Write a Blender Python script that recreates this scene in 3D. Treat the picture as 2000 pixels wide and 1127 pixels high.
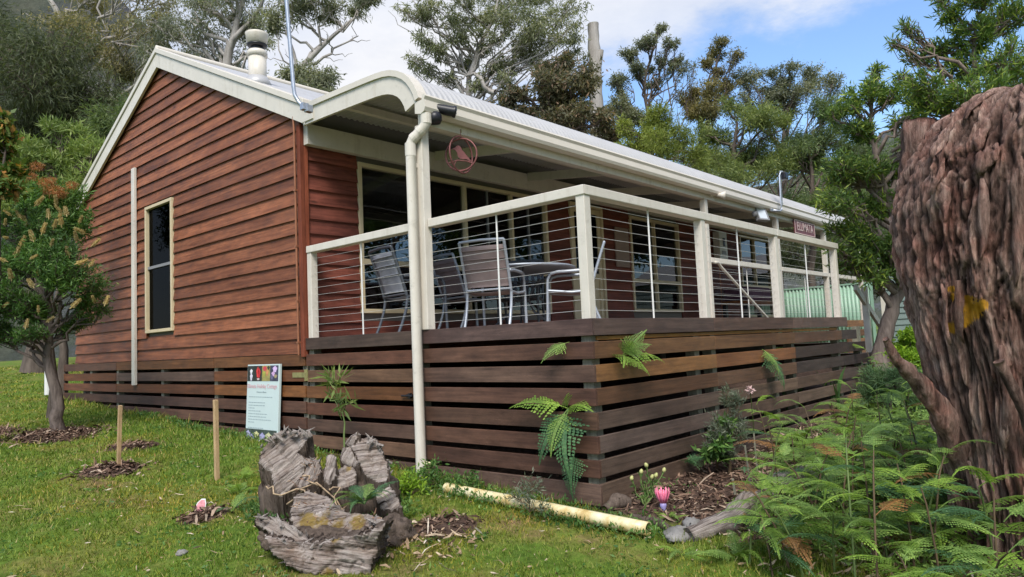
import bpy, math, random
import numpy as np
from mathutils import Vector, Matrix, noise as mnoise

for o in list(bpy.data.objects):
    bpy.data.objects.remove(o)
SC = bpy.context.scene
COL = SC.collection
random.seed(4)
rad = math.radians

# ------------------------------------------------------------------ camera
CAM = np.array([-4.2705, -3.0403, -0.1628])
ROT = np.array([[0.66622089, -0.02874421, -0.7452003],
                [-0.74442787, -0.08520884, -0.66224361],
                [-0.04446198, 0.9959484, -0.0781659]])
cd = bpy.data.cameras.new('camera')
cd.sensor_width = 36.0
cd.lens = 1387.0 / 2000 * 36
cd.clip_start = 0.05
cd.clip_end = 3000
cam = bpy.data.objects.new('camera', cd)
COL.objects.link(cam)
cam.matrix_world = Matrix([list(ROT[i]) + [CAM[i]] for i in range(3)] + [[0, 0, 0, 1]])
SC.camera = cam

# ------------------------------------------------------------------ light
SUN_DIR = np.array([-0.68, -0.55, 0.0]); SUN_DIR /= np.linalg.norm(SUN_DIR)
SUN_EL = rad(50)
sd = bpy.data.lights.new('sun', 'SUN')
sd.energy = 1.5
sd.angle = rad(26)
sd.color = (1.0, 0.95, 0.87)
sun = bpy.data.objects.new('sun', sd)
COL.objects.link(sun)
sv = Vector((SUN_DIR[0] * math.cos(SUN_EL), SUN_DIR[1] * math.cos(SUN_EL), math.sin(SUN_EL)))
sun.rotation_euler = sv.to_track_quat('Z', 'Y').to_euler()
sun.location = sv * 50

W = bpy.data.worlds.new('World')
SC.world = W
W.use_nodes = True
wt = W.node_tree
wt.nodes.clear()

def pix_dir(px, py):
    v = np.array([px - 1000.0, -(py - 563.5), -1387.0])
    return ROT @ v

def at(px, py, d):
    """point of the place d metres in front of the camera, seen at this point of the photograph"""
    return CAM + pix_dir(px, py) * (d / 1387.0)

def node(t, typ, ins=None, **props):
    n = t.nodes.new(typ)
    for k, v in props.items():
        setattr(n, k, v)
    for k, v in (ins or {}).items():
        s = n.inputs[k]
        if isinstance(v, bpy.types.NodeSocket):
            t.links.new(v, s)
        else:
            s.default_value = v
    return n

def ramp(t, fac, stops, interp='LINEAR'):
    n = t.nodes.new('ShaderNodeValToRGB')
    n.color_ramp.interpolation = interp
    e = n.color_ramp.elements
    while len(e) < len(stops):
        e.new(0.5)
    for el, (p, c) in zip(e, stops):
        el.position = p
        el.color = (c[0], c[1], c[2], 1) if len(c) == 3 else c
    t.links.new(fac, n.inputs[0])
    return n.outputs[0]

def g(v):
    return (v, v, v)

sky = node(wt, 'ShaderNodeTexSky', sky_type='NISHITA')
sky.sun_disc = False
sky.sun_elevation = SUN_EL
sky.sun_rotation = math.atan2(SUN_DIR[0], SUN_DIR[1])
sky.altitude = 100
sky.air_density = 1.0
sky.dust_density = 0.6
sky.ozone_density = 1.5
tc = node(wt, 'ShaderNodeTexCoord')
# cloud bank whose edge is a great circle, ragged by noise
nv = np.cross(pix_dir(1150, 175), pix_dir(1650, -5)); nv /= np.linalg.norm(nv)
if nv @ pix_dir(1000, 0) < 0:
    nv = -nv
dotn = node(wt, 'ShaderNodeVectorMath', {0: tc.outputs['Generated'], 1: tuple(nv)}, operation='DOT_PRODUCT')
mp = node(wt, 'ShaderNodeMapping', {'Vector': tc.outputs['Generated'], 'Scale': (1, 1, 2.2)})
n1 = node(wt, 'ShaderNodeTexNoise', {'Vector': mp.outputs[0], 'Scale': 5.0, 'Detail': 8, 'Roughness': 0.62})
n2 = node(wt, 'ShaderNodeTexNoise', {'Vector': mp.outputs[0], 'Scale': 1.7, 'Detail': 4, 'Roughness': 0.5})
e1 = node(wt, 'ShaderNodeMath', {0: n1.outputs[0], 1: 0.5}, operation='SUBTRACT')
e2 = node(wt, 'ShaderNodeMath', {0: e1.outputs[0], 1: 0.22, 2: dotn.outputs['Value']}, operation='MULTIPLY_ADD')
edge = node(wt, 'ShaderNodeMapRange', {0: e2.outputs[0], 1: -0.03, 2: 0.05, 3: 0.0, 4: 1.0}, interpolation_type='SMOOTHSTEP')
far = node(wt, 'ShaderNodeMapRange', {0: dotn.outputs['Value'], 1: 0.12, 2: 0.42, 3: 0.0, 4: 0.55})
thick0 = node(wt, 'ShaderNodeMapRange', {0: n2.outputs[0], 1: 0.3, 2: 0.62, 3: 0.74, 4: 1.0})
thick = node(wt, 'ShaderNodeMath', {0: thick0.outputs[0], 1: far.outputs[0]}, operation='SUBTRACT')
cm = node(wt, 'ShaderNodeMath', {0: edge.outputs[0], 1: thick.outputs[0]}, operation='MULTIPLY')
ccol = ramp(wt, n1.outputs[0], [(0.3, (2.95, 3.1, 3.5)), (0.65, (3.85, 3.85, 3.95))])
hs = node(wt, 'ShaderNodeMix', {0: 1.0, 6: sky.outputs[0], 7: (0.84, 0.92, 1.0, 1)}, data_type='RGBA', blend_type='MULTIPLY')
mixc = node(wt, 'ShaderNodeMix', {0: cm.outputs[0], 6: hs.outputs[2], 7: ccol}, data_type='RGBA')
bg = node(wt, 'ShaderNodeBackground', {0: mixc.outputs[2], 1: 0.08})
wo = node(wt, 'ShaderNodeOutputWorld', {0: bg.outputs[0]})

SC.view_settings.view_transform = 'Standard'
SC.view_settings.look = 'None'
SC.view_settings.gamma = 1
SC.view_settings.use_curve_mapping = False
SC.view_settings.exposure = 1.68
SC.cycles.max_bounces = 6
SC.cycles.transparent_max_bounces = 8

# ------------------------------------------------------------------ mesh helpers
class MB:
    def __init__(self):
        self.v = []; self.f = []
    def add(self, vs, fs):
        b = len(self.v)
        self.v += [tuple(float(c) for c in p) for p in vs]
        self.f += [tuple(i + b for i in q) for q in fs]
        return self
    def box(self, x0, x1, y0, y1, z0, z1):
        return self.hexa([(x0, y0, z0), (x1, y0, z0), (x1, y1, z0), (x0, y1, z0)],
                         [(x0, y0, z1), (x1, y0, z1), (x1, y1, z1), (x0, y1, z1)])
    def hexa(self, lo, hi):
        return self.add(list(lo) + list(hi), [(3, 2, 1, 0), (4, 5, 6, 7), (0, 1, 5, 4), (1, 2, 6, 5), (2, 3, 7, 6), (3, 0, 4, 7)])
    def prism(self, a, b):
        """closed prism between two equal loops of points"""
        n = len(a)
        return self.add(list(a) + list(b), [tuple(range(n))[::-1], tuple(range(n, 2 * n))] +
                        [(i, (i + 1) % n, n + (i + 1) % n, n + i) for i in range(n)])
    def tube(self, pts, r, sides=8, cap=True):
        pts = [np.array(p, float) for p in pts]
        rs = list(r) if hasattr(r, '__len__') else [r] * len(pts)
        if cap:      # an extra ring by each end keeps the shading of the barrel straight
            for e, k in ((0, 1), (-1, -2)):
                L = np.linalg.norm(pts[k] - pts[e]); f = min(.3, .25 * rs[e] / (L + 1e-9))
                q, s = pts[e] + (pts[k] - pts[e]) * f, rs[e] + (rs[k] - rs[e]) * f
                if e == 0: pts.insert(1, q); rs.insert(1, s)
                else: pts.insert(-1, q); rs.insert(-1, s)
        v, f = tube_np(np.array(pts), np.array(rs, float), sides)
        fs = [tuple(q) for q in f]
        n = len(pts)
        if cap:
            fs += [tuple(range(sides))[::-1], tuple(range((n - 1) * sides, n * sides))]
        return self.add(v, fs)
    def bar(self, p, q, w, h, up=(0, 0, 1)):
        p = Vector(p); q = Vector(q); d = (q - p).normalized(); up = Vector(up)
        s = d.cross(up).normalized(); u = s.cross(d)
        o = [s * (a * w / 2) + u * (b * h / 2) for a, b in ((-1, -1), (1, -1), (1, 1), (-1, 1))]
        return self.prism([p + k for k in o], [q + k for k in o])
    def lathe(self, prof, c=(0, 0, 0), sides=20, axis='z'):
        vs = []
        for (r, z) in prof:
            for k in range(sides):
                a = 2 * math.pi * k / sides
                vs.append((r * math.cos(a), r * math.sin(a), z))
        if axis == 'x': vs = [(z, x, y) for x, y, z in vs]
        if axis == 'y': vs = [(y, z, x) for x, y, z in vs]
        vs = [(x + c[0], y + c[1], z + c[2]) for x, y, z in vs]
        n = len(prof)
        fs = [(i * sides + k, i * sides + (k + 1) % sides, (i + 1) * sides + (k + 1) % sides, (i + 1) * sides + k)
              for i in range(n - 1) for k in range(sides)]
        fs += [tuple(range(sides))[::-1], tuple(range((n - 1) * sides, n * sides))]
        return self.add(vs, fs)
    def mesh(self, name, mat, smooth=False):
        me = bpy.data.meshes.new(name)
        me.from_pydata(self.v, [], self.f)
        me.update()
        if mat: me.materials.append(mat)
        if smooth: me.shade_smooth()
        return me
    def obj(self, name, mat, parent=None, smooth=False, bevel=0):
        return link(name, self.mesh(name, mat, smooth), parent, bevel)

def link(name, data, parent=None, bevel=0):
    o = bpy.data.objects.new(name, data)
    COL.objects.link(o)
    if parent is not None:
        o.parent = parent
    if bevel:
        m = o.modifiers.new('bevel', 'BEVEL'); m.width = bevel; m.segments = 2; m.limit_method = 'ANGLE'
    return o

def thing(name, label, cat, loc=(0, 0, 0), rz=0, group=None, scale=1):
    o = bpy.data.objects.new(name, None)
    COL.objects.link(o)
    o.empty_display_size = 0.1
    o.location = [float(c) for c in loc]; o.rotation_euler = (0, 0, rz); o.scale = (scale,) * 3
    o['label'] = label; o['category'] = cat
    if group: o['group'] = group
    return o

def tag(o, label=None, cat=None, group=None, kind=None):
    if label: o['label'] = label
    if cat: o['category'] = cat
    if group: o['group'] = group
    if kind: o['kind'] = kind
    return o

def copy_tree(o, parent=None):
    c = o.copy(); COL.objects.link(c); c.parent = parent
    for ch in o.children:
        copy_tree(ch, c)
    return c

def tube_np(P, r, sides=6):
    n = len(P)
    T = np.gradient(P, axis=0)
    T /= np.linalg.norm(T, axis=1)[:, None] + 1e-9
    mt = T.mean(0)
    ref = np.array([0.31, 0.17, 0.93]) if abs(mt[2]) < 0.8 else np.array([0.93, 0.2, 0.1])
    A = np.cross(T, ref); A /= np.linalg.norm(A, axis=1)[:, None] + 1e-9
    B = np.cross(T, A)
    an = np.arange(sides) * 2 * math.pi / sides
    V = P[:, None] + r[:, None, None] * (A[:, None] * np.cos(an)[None, :, None] + B[:, None] * np.sin(an)[None, :, None])
    i = np.arange(n - 1)[:, None] * sides; k = np.arange(sides)[None]
    k2 = (k + 1) % sides
    F = np.stack([i + k, i + k2, i + sides + k2, i + sides + k], -1).reshape(-1, 4)
    return V.reshape(-1, 3), F

def np_mesh(name, V, F, mat, smooth=False):
    """fast mesh from arrays; F is (n, k)"""
    V = np.asarray(V, np.float32); F = np.asarray(F, np.int32)
    me = bpy.data.meshes.new(name)
    n, k = F.shape
    me.vertices.add(len(V)); me.vertices.foreach_set('co', V.ravel())
    me.loops.add(n * k); me.loops.foreach_set('vertex_index', F.ravel())
    me.polygons.add(n); me.polygons.foreach_set('loop_start', np.arange(0, n * k, k, dtype=np.int32))
    me.update(calc_edges=True)
    if mat: me.materials.append(mat)
    if smooth: me.shade_smooth()
    return me

def merge(parts):
    Vs, Fs, b = [], [], 0
    for v, f in parts:
        Vs.append(v); Fs.append(np.asarray(f) + b); b += len(v)
    return np.concatenate(Vs), np.concatenate(Fs)

def unit(a):
    return a / (np.linalg.norm(a, axis=-1, keepdims=True) + 1e-9)

def fbm(P, scale=1.0, octs=4, seed=0.0):
    out = np.zeros(len(P))
    for i, p in enumerate(P):
        out[i] = mnoise.fractal(Vector((p[0] * scale + seed, p[1] * scale - seed, p[2] * scale + 2 * seed)), 1.0, 2.0, octs)
    return out

# ------------------------------------------------------------------ materials
def base_mat(name):
    m = bpy.data.materials.new(name); m.use_nodes = True
    t = m.node_tree; t.nodes.clear()
    out = node(t, 'ShaderNodeOutputMaterial')
    b = node(t, 'ShaderNodeBsdfPrincipled')
    t.links.new(b.outputs[0], out.inputs[0])
    return m, t, b, out

def coords(t, scale=(1, 1, 1), rnd=True, kind='Object'):
    c = node(t, 'ShaderNodeTexCoord').outputs[kind]
    if rnd:
        r = node(t, 'ShaderNodeObjectInfo').outputs['Random']
        o = node(t, 'ShaderNodeMath', {0: r, 1: 57.0}, operation='MULTIPLY').outputs[0]
        c = node(t, 'ShaderNodeVectorMath', {0: c, 1: o}, operation='ADD').outputs[0]
    return node(t, 'ShaderNodeMapping', {'Vector': c, 'Scale': scale}).outputs[0]

def bump(t, b, h, strength=0.3, dist=0.01):
    n = node(t, 'ShaderNodeBump', {'Height': h, 'Strength': strength, 'Distance': dist})
    t.links.new(n.outputs[0], b.inputs['Normal'])
    return n

def mulc(t, a, b, fac=1.0):
    return node(t, 'ShaderNodeMix', {0: fac, 6: a, 7: b}, data_type='RGBA', blend_type='MULTIPLY').outputs[2]

def mixc_(t, f, a, b):
    return node(t, 'ShaderNodeMix', {0: f, 6: a, 7: b}, data_type='RGBA').outputs[2]

def c4(c):
    return (c[0], c[1], c[2], 1)

def paint(name, col, rough=0.5, var=0.12, scale=6, metal=0, bumpy=0.05, dirt=None, spec=0.4):
    m, t, b, _ = base_mat(name)
    v = coords(t)
    n = node(t, 'ShaderNodeTexNoise', {'Vector': v, 'Scale': scale, 'Detail': 6, 'Roughness': 0.65}).outputs[0]
    lo = tuple(c * (1 - var) for c in col); hi = tuple(min(1, c * (1 + var * 0.6)) for c in col)
    c = ramp(t, n, [(0.3, lo), (0.7, hi)])
    if dirt:
        st = node(t, 'ShaderNodeTexNoise', {'Vector': coords(t, (11, 11, 1.0)), 'Scale': 1.0, 'Detail': 7, 'Roughness': 0.7}).outputs[0]
        c = mulc(t, c, ramp(t, st, [(0.30, (0.86, 0.84, 0.80)), (0.46, g(1.0))]))
        n2 = node(t, 'ShaderNodeTexNoise', {'Vector': v, 'Scale': scale * 2.3, 'Detail': 8, 'Roughness': 0.75}).outputs[0]
        f = ramp(t, n2, [(0.56, g(0)), (0.72, g(0.55))])
        c = mixc_(t, f, c, c4(dirt))
    t.links.new(c, b.inputs['Base Color'])
    b.inputs['Roughness'].default_value = rough
    b.inputs['Metallic'].default_value = metal
    b.inputs['Specular IOR Level'].default_value = spec
    if bumpy:
        n3 = node(t, 'ShaderNodeTexNoise', {'Vector': v, 'Scale': scale * 12, 'Detail': 3}).outputs[0]
        bump(t, b, n3, bumpy, 0.004)
    return m

def timber(name, axis, lo, hi, dark, objcol=False, rough=0.62, rings=1.0, knots=True):
    """stained board; axis is the index of the direction the grain runs in"""
    m, t, b, _ = base_mat(name)
    s = [26.0, 26.0, 26.0]; s[axis] = 1.1
    s2 = [1.6, 1.6, 1.6]; s2[axis] = 0.55
    s3 = [7.0, 7.0, 7.0]; s3[axis] = 3.0
    gr = node(t, 'ShaderNodeTexNoise', {'Vector': coords(t, s), 'Scale': 1.3 * rings, 'Detail': 8, 'Roughness': 0.68, 'Distortion': 0.6}).outputs[0]
    big = node(t, 'ShaderNodeTexNoise', {'Vector': coords(t, s2), 'Scale': 1.5, 'Detail': 4, 'Roughness': 0.6}).outputs[0]
    c = ramp(t, gr, [(0.32, lo), (0.66, hi)])
    if objcol:
        oc = node(t, 'ShaderNodeObjectInfo').outputs['Color']
        c = mulc(t, c, oc)
    f = ramp(t, big, [(0.42, g(0)), (0.66, g(0.75))])
    c = mixc_(t, f, c, mulc(t, c, c4(dark)))
    # per-board tint
    rr = node(t, 'ShaderNodeObjectInfo').outputs['Random']
    c = mulc(t, c, ramp(t, rr, [(0.0, (0.72, 0.68, 0.68)), (0.5, (0.98, 0.96, 0.94)), (1.0, (1.22, 1.16, 1.1))]))
    # blotches, rough sawn
    bl = node(t, 'ShaderNodeTexNoise', {'Vector': coords(t, s3), 'Scale': 1.6, 'Detail': 9, 'Roughness': 0.75}).outputs[0]
    c = mulc(t, c, ramp(t, bl, [(0.28, g(0.62)), (0.48, g(0.98)), (0.74, g(1.36))]))
    if knots:
        sk = [5.0, 5.0, 5.0]; sk[axis] = 1.7
        kn = node(t, 'ShaderNodeTexVoronoi', {'Vector': coords(t, sk), 'Scale': 0.9}).outputs['Distance']
        c = mulc(t, c, ramp(t, kn, [(0.03, g(0.4)), (0.1, g(1))]))
    t.links.new(c, b.inputs['Base Color'])
    b.inputs['Specular IOR Level'].default_value = 0.28
    rg = ramp(t, bl, [(0.3, g(rough - 0.12)), (0.7, g(rough + 0.15))])
    t.links.new(rg, b.inputs['Roughness'])
    h = node(t, 'ShaderNodeMath', {0: gr, 1: 0.6, 2: bl}, operation='MULTIPLY_ADD').outputs[0]
    bump(t, b, h, 0.45, 0.006)
    return m

def leaf_mat(name, a, b2, c3, trans=0.3, scale=1.2, rough=0.55, spec=0.3):
    m, t, b, out = base_mat(name)
    isl = node(t, 'ShaderNodeNewGeometry').outputs['Random Per Island']
    c = ramp(t, isl, [(0.0, a), (0.75, b2), (1.0, c3)])
    n = node(t, 'ShaderNodeTexNoise', {'Vector': coords(t), 'Scale': scale, 'Detail': 3}).outputs[0]
    c = mulc(t, c, ramp(t, n, [(0.3, (0.62, 0.66, 0.7)), (0.7, (1.25, 1.2, 1.05))]))
    t.links.new(c, b.inputs['Base Color'])
    b.inputs['Roughness'].default_value = rough
    b.inputs['Specular IOR Level'].default_value = spec
    tr = node(t, 'ShaderNodeBsdfTranslucent', {0: mulc(t, c, (1.3, 1.35, 0.7, 1))})
    mx = node(t, 'ShaderNodeMixShader', {0: trans, 1: b.outputs[0], 2: tr.outputs[0]})
    t.links.new(mx.outputs[0], out.inputs[0])
    return m

def bark_mat(name, lo, hi, sx=9, sz=1.6, strength=0.6):
    m, t, b, _ = base_mat(name)
    v = coords(t, (sx, sx, sz), rnd=False)
    n = node(t, 'ShaderNodeTexNoise', {'Vector': v, 'Scale': 1.2, 'Detail': 8, 'Roughness': 0.7, 'Distortion': 0.4}).outputs[0]
    t.links.new(ramp(t, n, [(0.3, lo), (0.68, hi)]), b.inputs['Base Color'])
    b.inputs['Roughness'].default_value = 0.85
    b.inputs['Specular IOR Level'].default_value = 0.15
    bump(t, b, n, strength, 0.03)
    return m

M = {}
M['cream'] = paint('cream_paint', (0.60, 0.555, 0.485), 0.42, 0.07, 5, dirt=(0.34, 0.31, 0.26))
M['cream_gutter'] = paint('cream_gutter_paint', (0.60, 0.55, 0.475), 0.35, 0.06, 3, bumpy=0.02)
M['frame'] = paint('buttermilk_frame', (0.58, 0.48, 0.31), 0.4, 0.08, 5)
M['board_y'] = timber('stained_board_gable', 1, (0.122, 0.042, 0.022), (0.29, 0.113, 0.057), (0.58, 0.54, 0.55))
M['board_x'] = timber('stained_board_front', 0, (0.105, 0.032, 0.024), (0.225, 0.070, 0.048), (0.5, 0.47, 0.5))
M['corner'] = timber('red_corner_timber', 2, (0.15, 0.038, 0.020), (0.27, 0.078, 0.040), (0.7, 0.65, 0.6), knots=False)
M['deck_y'] = timber('deck_board_gable_side', 1, (0.55, 0.52, 0.52), (1.1, 1.05, 1.0), (0.6, 0.55, 0.58), objcol=True, knots=False)
M['deck_x'] = timber('deck_board_front_side', 0, (0.55, 0.52, 0.52), (1.1, 1.05, 1.0), (0.6, 0.55, 0.58), objcol=True, knots=False)
M['post_grey'] = timber('treated_pine', 2, (0.16, 0.16, 0.12), (0.30, 0.29, 0.22), (0.7, 0.7, 0.7), knots=False)
M['stake'] = timber('raw_hardwood_stake', 2, (0.36, 0.24, 0.13), (0.55, 0.39, 0.22), (0.8, 0.75, 0.7), knots=False)
M['chip_wood'] = timber('brown_furniture_wood', 0, (0.16, 0.06, 0.025), (0.30, 0.13, 0.05), (0.7, 0.7, 0.7), knots=False)
M['roof'] = paint('pale_roof_steel', (0.40, 0.395, 0.395), 0.42, 0.08, 2.0, metal=0.1, bumpy=0.0, spec=0.5)
M['galv'] = paint('galvanised_steel', (0.42, 0.45, 0.50), 0.38, 0.15, 14, metal=0.75, bumpy=0.03)
M['steel'] = paint('stainless_wire', (0.62, 0.60, 0.57), 0.35, 0.05, 10, metal=0.5, bumpy=0)
M['rod'] = paint('white_rod', (0.66, 0.65, 0.63), 0.4, 0.05, 10, bumpy=0)
M['alu'] = paint('silver_chair_frame', (0.36, 0.39, 0.44), 0.4, 0.12, 10, metal=0.35, bumpy=0.02)
M['darktube'] = paint('dark_chair_frame', (0.085, 0.095, 0.115), 0.4, 0.15, 10, metal=0.2, bumpy=0.02)
M['black'] = paint('black_plastic', (0.012, 0.012, 0.016), 0.4, 0.2, 12, bumpy=0.02)
M['white'] = paint('white_plastic', (0.62, 0.62, 0.60), 0.4, 0.06, 8, bumpy=0.01)
M['lens'] = paint('lamp_lens', (0.55, 0.6, 0.66), 0.12, 0.05, 8, bumpy=0.02, spec=0.8)
M['grey_plastic'] = paint('grey_plastic', (0.22, 0.22, 0.23), 0.45, 0.08, 8)
M['rust'] = paint('rusty_spinner_metal', (0.20, 0.075, 0.07), 0.55, 0.35, 18, metal=0.3)
M['brass'] = paint('tarnished_hinge', (0.26, 0.24, 0.10), 0.5, 0.35, 20, metal=0.2)
M['copper'] = paint('copper_pipe', (0.34, 0.14, 0.075), 0.45, 0.25, 12, metal=0.4)
M['green_fence'] = paint('green_steel_fence', (0.25, 0.40, 0.30), 0.45, 0.07, 2)
M['shed_green'] = paint('grey_green_shed_board', (0.17, 0.22, 0.205), 0.6, 0.12, 3)
M['curtain'] = paint('pale_curtain', (0.42, 0.50, 0.62), 0.9, 0.1, 8, bumpy=0)
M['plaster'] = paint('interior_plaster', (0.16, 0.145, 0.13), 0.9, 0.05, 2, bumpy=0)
M['blind'] = paint('grey_roller_blind', (0.20, 0.20, 0.21), 0.8, 0.06, 3, bumpy=0)
M['cushion'] = paint('blue_cushion', (0.36, 0.47, 0.70), 0.9, 0.1, 7)
M['signred'] = paint('plum_sign_board', (0.15, 0.045, 0.055), 0.55, 0.12, 6)
M['signtext'] = paint('faded_cream_lettering', (0.55, 0.42, 0.40), 0.6, 0.1, 20, bumpy=0)
M['beige'] = paint('beige_panel', (0.26, 0.185, 0.15), 0.6, 0.05, 4)
M['pale_poster'] = paint('pale_blue_board', (0.50, 0.59, 0.585), 0.35, 0.04, 4, bumpy=0.0)
M['ink'] = paint('faded_ink', (0.30, 0.37, 0.39), 0.6, 0.05, 4, bumpy=0)
M['pinkink'] = paint('faded_red_ink', (0.58, 0.33, 0.36), 0.6, 0.05, 4, bumpy=0)
M['pink'] = paint('pink_plastic', (0.80, 0.20, 0.33), 0.35, 0.25, 30, bumpy=0.02)
M['orange'] = paint('orange_plastic', (0.85, 0.20, 0.10), 0.35, 0.2, 30, bumpy=0.02)
M['violet'] = paint('violet_plastic', (0.34, 0.30, 0.58), 0.35, 0.2, 30, bumpy=0.02)
M['yellowrod'] = paint('yellow_green_cane', (0.42, 0.42, 0.10), 0.5, 0.15, 12)

def sling_mat(name, lo, hi):
    m, t, b, _ = base_mat(name)
    w = node(t, 'ShaderNodeTexWave', {'Vector': coords(t), 'Scale': 42, 'Distortion': 0.2}, bands_direction='Z').outputs[1]
    n = node(t, 'ShaderNodeTexNoise', {'Vector': coords(t), 'Scale': 7, 'Detail': 5}).outputs[0]
    c = mulc(t, ramp(t, n, [(0.3, lo), (0.7, hi)]), ramp(t, w, [(0, g(0.85)), (1, g(1.05))]))
    t.links.new(c, b.inputs['Base Color']); b.inputs['Roughness'].default_value = 0.7
    bump(t, b, w, 0.2, 0.002)
    return m
M['sling'] = sling_mat('mauve_sling', (0.17, 0.13, 0.125), (0.25, 0.19, 0.18))
M['sling_grey'] = sling_mat('grey_sling', (0.17, 0.18, 0.215), (0.27, 0.285, 0.33))

def glass_mat(name, tint, refl=1.0):
    m, t, b, out = base_mat(name)
    tr = node(t, 'ShaderNodeBsdfTransparent', {0: c4(tint)})
    gl = node(t, 'ShaderNodeBsdfGlossy', {0: (0.9, 0.92, 0.95, 1), 1: 0.015})
    fr = node(t, 'ShaderNodeFresnel', {0: 1.5}).outputs[0]
    n = node(t, 'ShaderNodeTexNoise', {'Vector': coords(t), 'Scale': 1.1, 'Detail': 1}).outputs[0]
    bp = node(t, 'ShaderNodeBump', {'Height': n, 'Strength': 0.12, 'Distance': 0.02}).outputs[0]
    t.links.new(bp, gl.inputs['Normal'])
    f = node(t, 'ShaderNodeMath', {0: fr, 1: refl}, operation='MULTIPLY').outputs[0]
    mx = node(t, 'ShaderNodeMixShader', {0: f, 1: tr.outputs[0], 2: gl.outputs[0]})
    t.links.new(mx.outputs[0], out.inputs[0])
    return m
M['glass'] = glass_mat('window_glass', (0.55, 0.58, 0.6))
M['screen'] = glass_mat('dark_flyscreen_glass', (0.16, 0.165, 0.17), 0.12)

def pipe_mat():
    m, t, b, _ = base_mat('stained_white_pipe')
    v = coords(t, (1, 1, 1), rnd=False)
    n = node(t, 'ShaderNodeTexNoise', {'Vector': v, 'Scale': 5, 'Detail': 6, 'Roughness': 0.7}).outputs[0]
    c = ramp(t, n, [(0.3, (0.66, 0.63, 0.50)), (0.47, (0.62, 0.55, 0.33)), (0.58, (0.50, 0.37, 0.15)), (0.68, (0.36, 0.25, 0.10)), (0.8, (0.66, 0.62, 0.52))])
    t.links.new(c, b.inputs['Base Color']); b.inputs['Roughness'].default_value = 0.4
    return m
M['pvc'] = pipe_mat()

def weathered_mat():
    m, t, b, _ = base_mat('weathered_grey_wood')
    v = coords(t, (1, 1, 1), rnd=False)
    at_ = node(t, 'ShaderNodeAttribute', attribute_name='grain')
    w = node(t, 'ShaderNodeTexNoise', {'Vector': at_.outputs['Vector'], 'Scale': 1.0, 'Detail': 7, 'Roughness': 0.72, 'Distortion': 0.3}).outputs[0]
    n = node(t, 'ShaderNodeTexNoise', {'Vector': v, 'Scale': 6, 'Detail': 6, 'Roughness': 0.65}).outputs[0]
    c = ramp(t, w, [(0.36, (0.035, 0.027, 0.023)), (0.45, (0.21, 0.18, 0.165)), (0.68, (0.47, 0.43, 0.40))])
    c = mulc(t, c, ramp(t, n, [(0.3, (0.60, 0.49, 0.41)), (0.5, (0.92, 0.88, 0.85)), (0.7, (1.12, 1.10, 1.08))]))
    mo = node(t, 'ShaderNodeAttribute', attribute_name='moss')
    mn = node(t, 'ShaderNodeTexNoise', {'Vector': v, 'Scale': 11, 'Detail': 6, 'Roughness': 0.7}).outputs[0]
    mf = node(t, 'ShaderNodeMath', {0: mo.outputs['Fac'], 1: mn}, operation='MULTIPLY').outputs[0]
    mf = ramp(t, mf, [(0.36, g(0)), (0.50, g(0.9))])
    mc = ramp(t, n, [(0.3, (0.12, 0.075, 0.02)), (0.7, (0.27, 0.19, 0.045))])
    c = mixc_(t, mf, c, mc)
    t.links.new(c, b.inputs['Base Color'])
    b.inputs['Roughness'].default_value = 0.88; b.inputs['Specular IOR Level'].default_value = 0.15
    h = node(t, 'ShaderNodeMath', {0: n, 1: 0.5, 2: w}, operation='MULTIPLY_ADD').outputs[0]
    bump(t, b, h, 0.8, 0.02)
    return m
M['weathered'] = weathered_mat()

def stump_bark():
    m, t, b, _ = base_mat('shaggy_brown_bark')
    v = coords(t, (1, 1, 1), rnd=False)
    vs = coords(t, (14, 14, 2.2), rnd=False)
    n = node(t, 'ShaderNodeTexNoise', {'Vector': vs, 'Scale': 1.6, 'Detail': 9, 'Roughness': 0.74, 'Distortion': 0.8}).outputs[0]
    n2 = node(t, 'ShaderNodeTexNoise', {'Vector': v, 'Scale': 5.0, 'Detail': 6, 'Roughness': 0.65}).outputs[0]
    n3 = node(t, 'ShaderNodeTexNoise', {'Vector': coords(t, (1, 1, .2), rnd=False), 'Scale': 62, 'Detail': 8, 'Roughness': 0.75}).outputs[0]
    c = ramp(t, n, [(0.28, (0.035, 0.023, 0.019)), (0.43, (0.13, 0.082, 0.067)), (0.58, (0.235, 0.168, 0.142)), (0.76, (0.42, 0.34, 0.29))])
    c = mixc_(t, ramp(t, n2, [(0.45, g(0)), (0.68, g(0.7))]), c, mulc(t, c, (1.25, 0.82, 0.75, 1)))
    c = mulc(t, c, ramp(t, n3, [(0.34, g(0.7)), (0.5, g(1.35)), (0.68, g(1.9))]))
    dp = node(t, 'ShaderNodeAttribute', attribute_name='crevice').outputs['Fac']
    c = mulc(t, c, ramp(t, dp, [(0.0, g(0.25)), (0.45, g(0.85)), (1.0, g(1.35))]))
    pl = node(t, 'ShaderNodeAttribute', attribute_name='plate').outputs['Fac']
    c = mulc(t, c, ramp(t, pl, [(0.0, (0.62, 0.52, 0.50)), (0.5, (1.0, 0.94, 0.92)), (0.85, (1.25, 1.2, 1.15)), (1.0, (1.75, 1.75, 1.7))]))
    li = node(t, 'ShaderNodeAttribute', attribute_name='lichen').outputs['Fac']
    lf = node(t, 'ShaderNodeMath', {0: li, 1: n3}, operation='MULTIPLY').outputs[0]
    c = mixc_(t, ramp(t, lf, [(0.30, g(0)), (0.40, g(0.92))]), c, c4((0.62, 0.30, 0.02)))
    t.links.new(c, b.inputs['Base Color'])
    b.inputs['Roughness'].default_value = 0.86; b.inputs['Specular IOR Level'].default_value = 0.18
    h = node(t, 'ShaderNodeMath', {0: n3, 1: 0.9, 2: n}, operation='MULTIPLY_ADD').outputs[0]
    bump(t, b, h, 0.9, 0.03)
    return m
M['stump'] = stump_bark()

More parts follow.
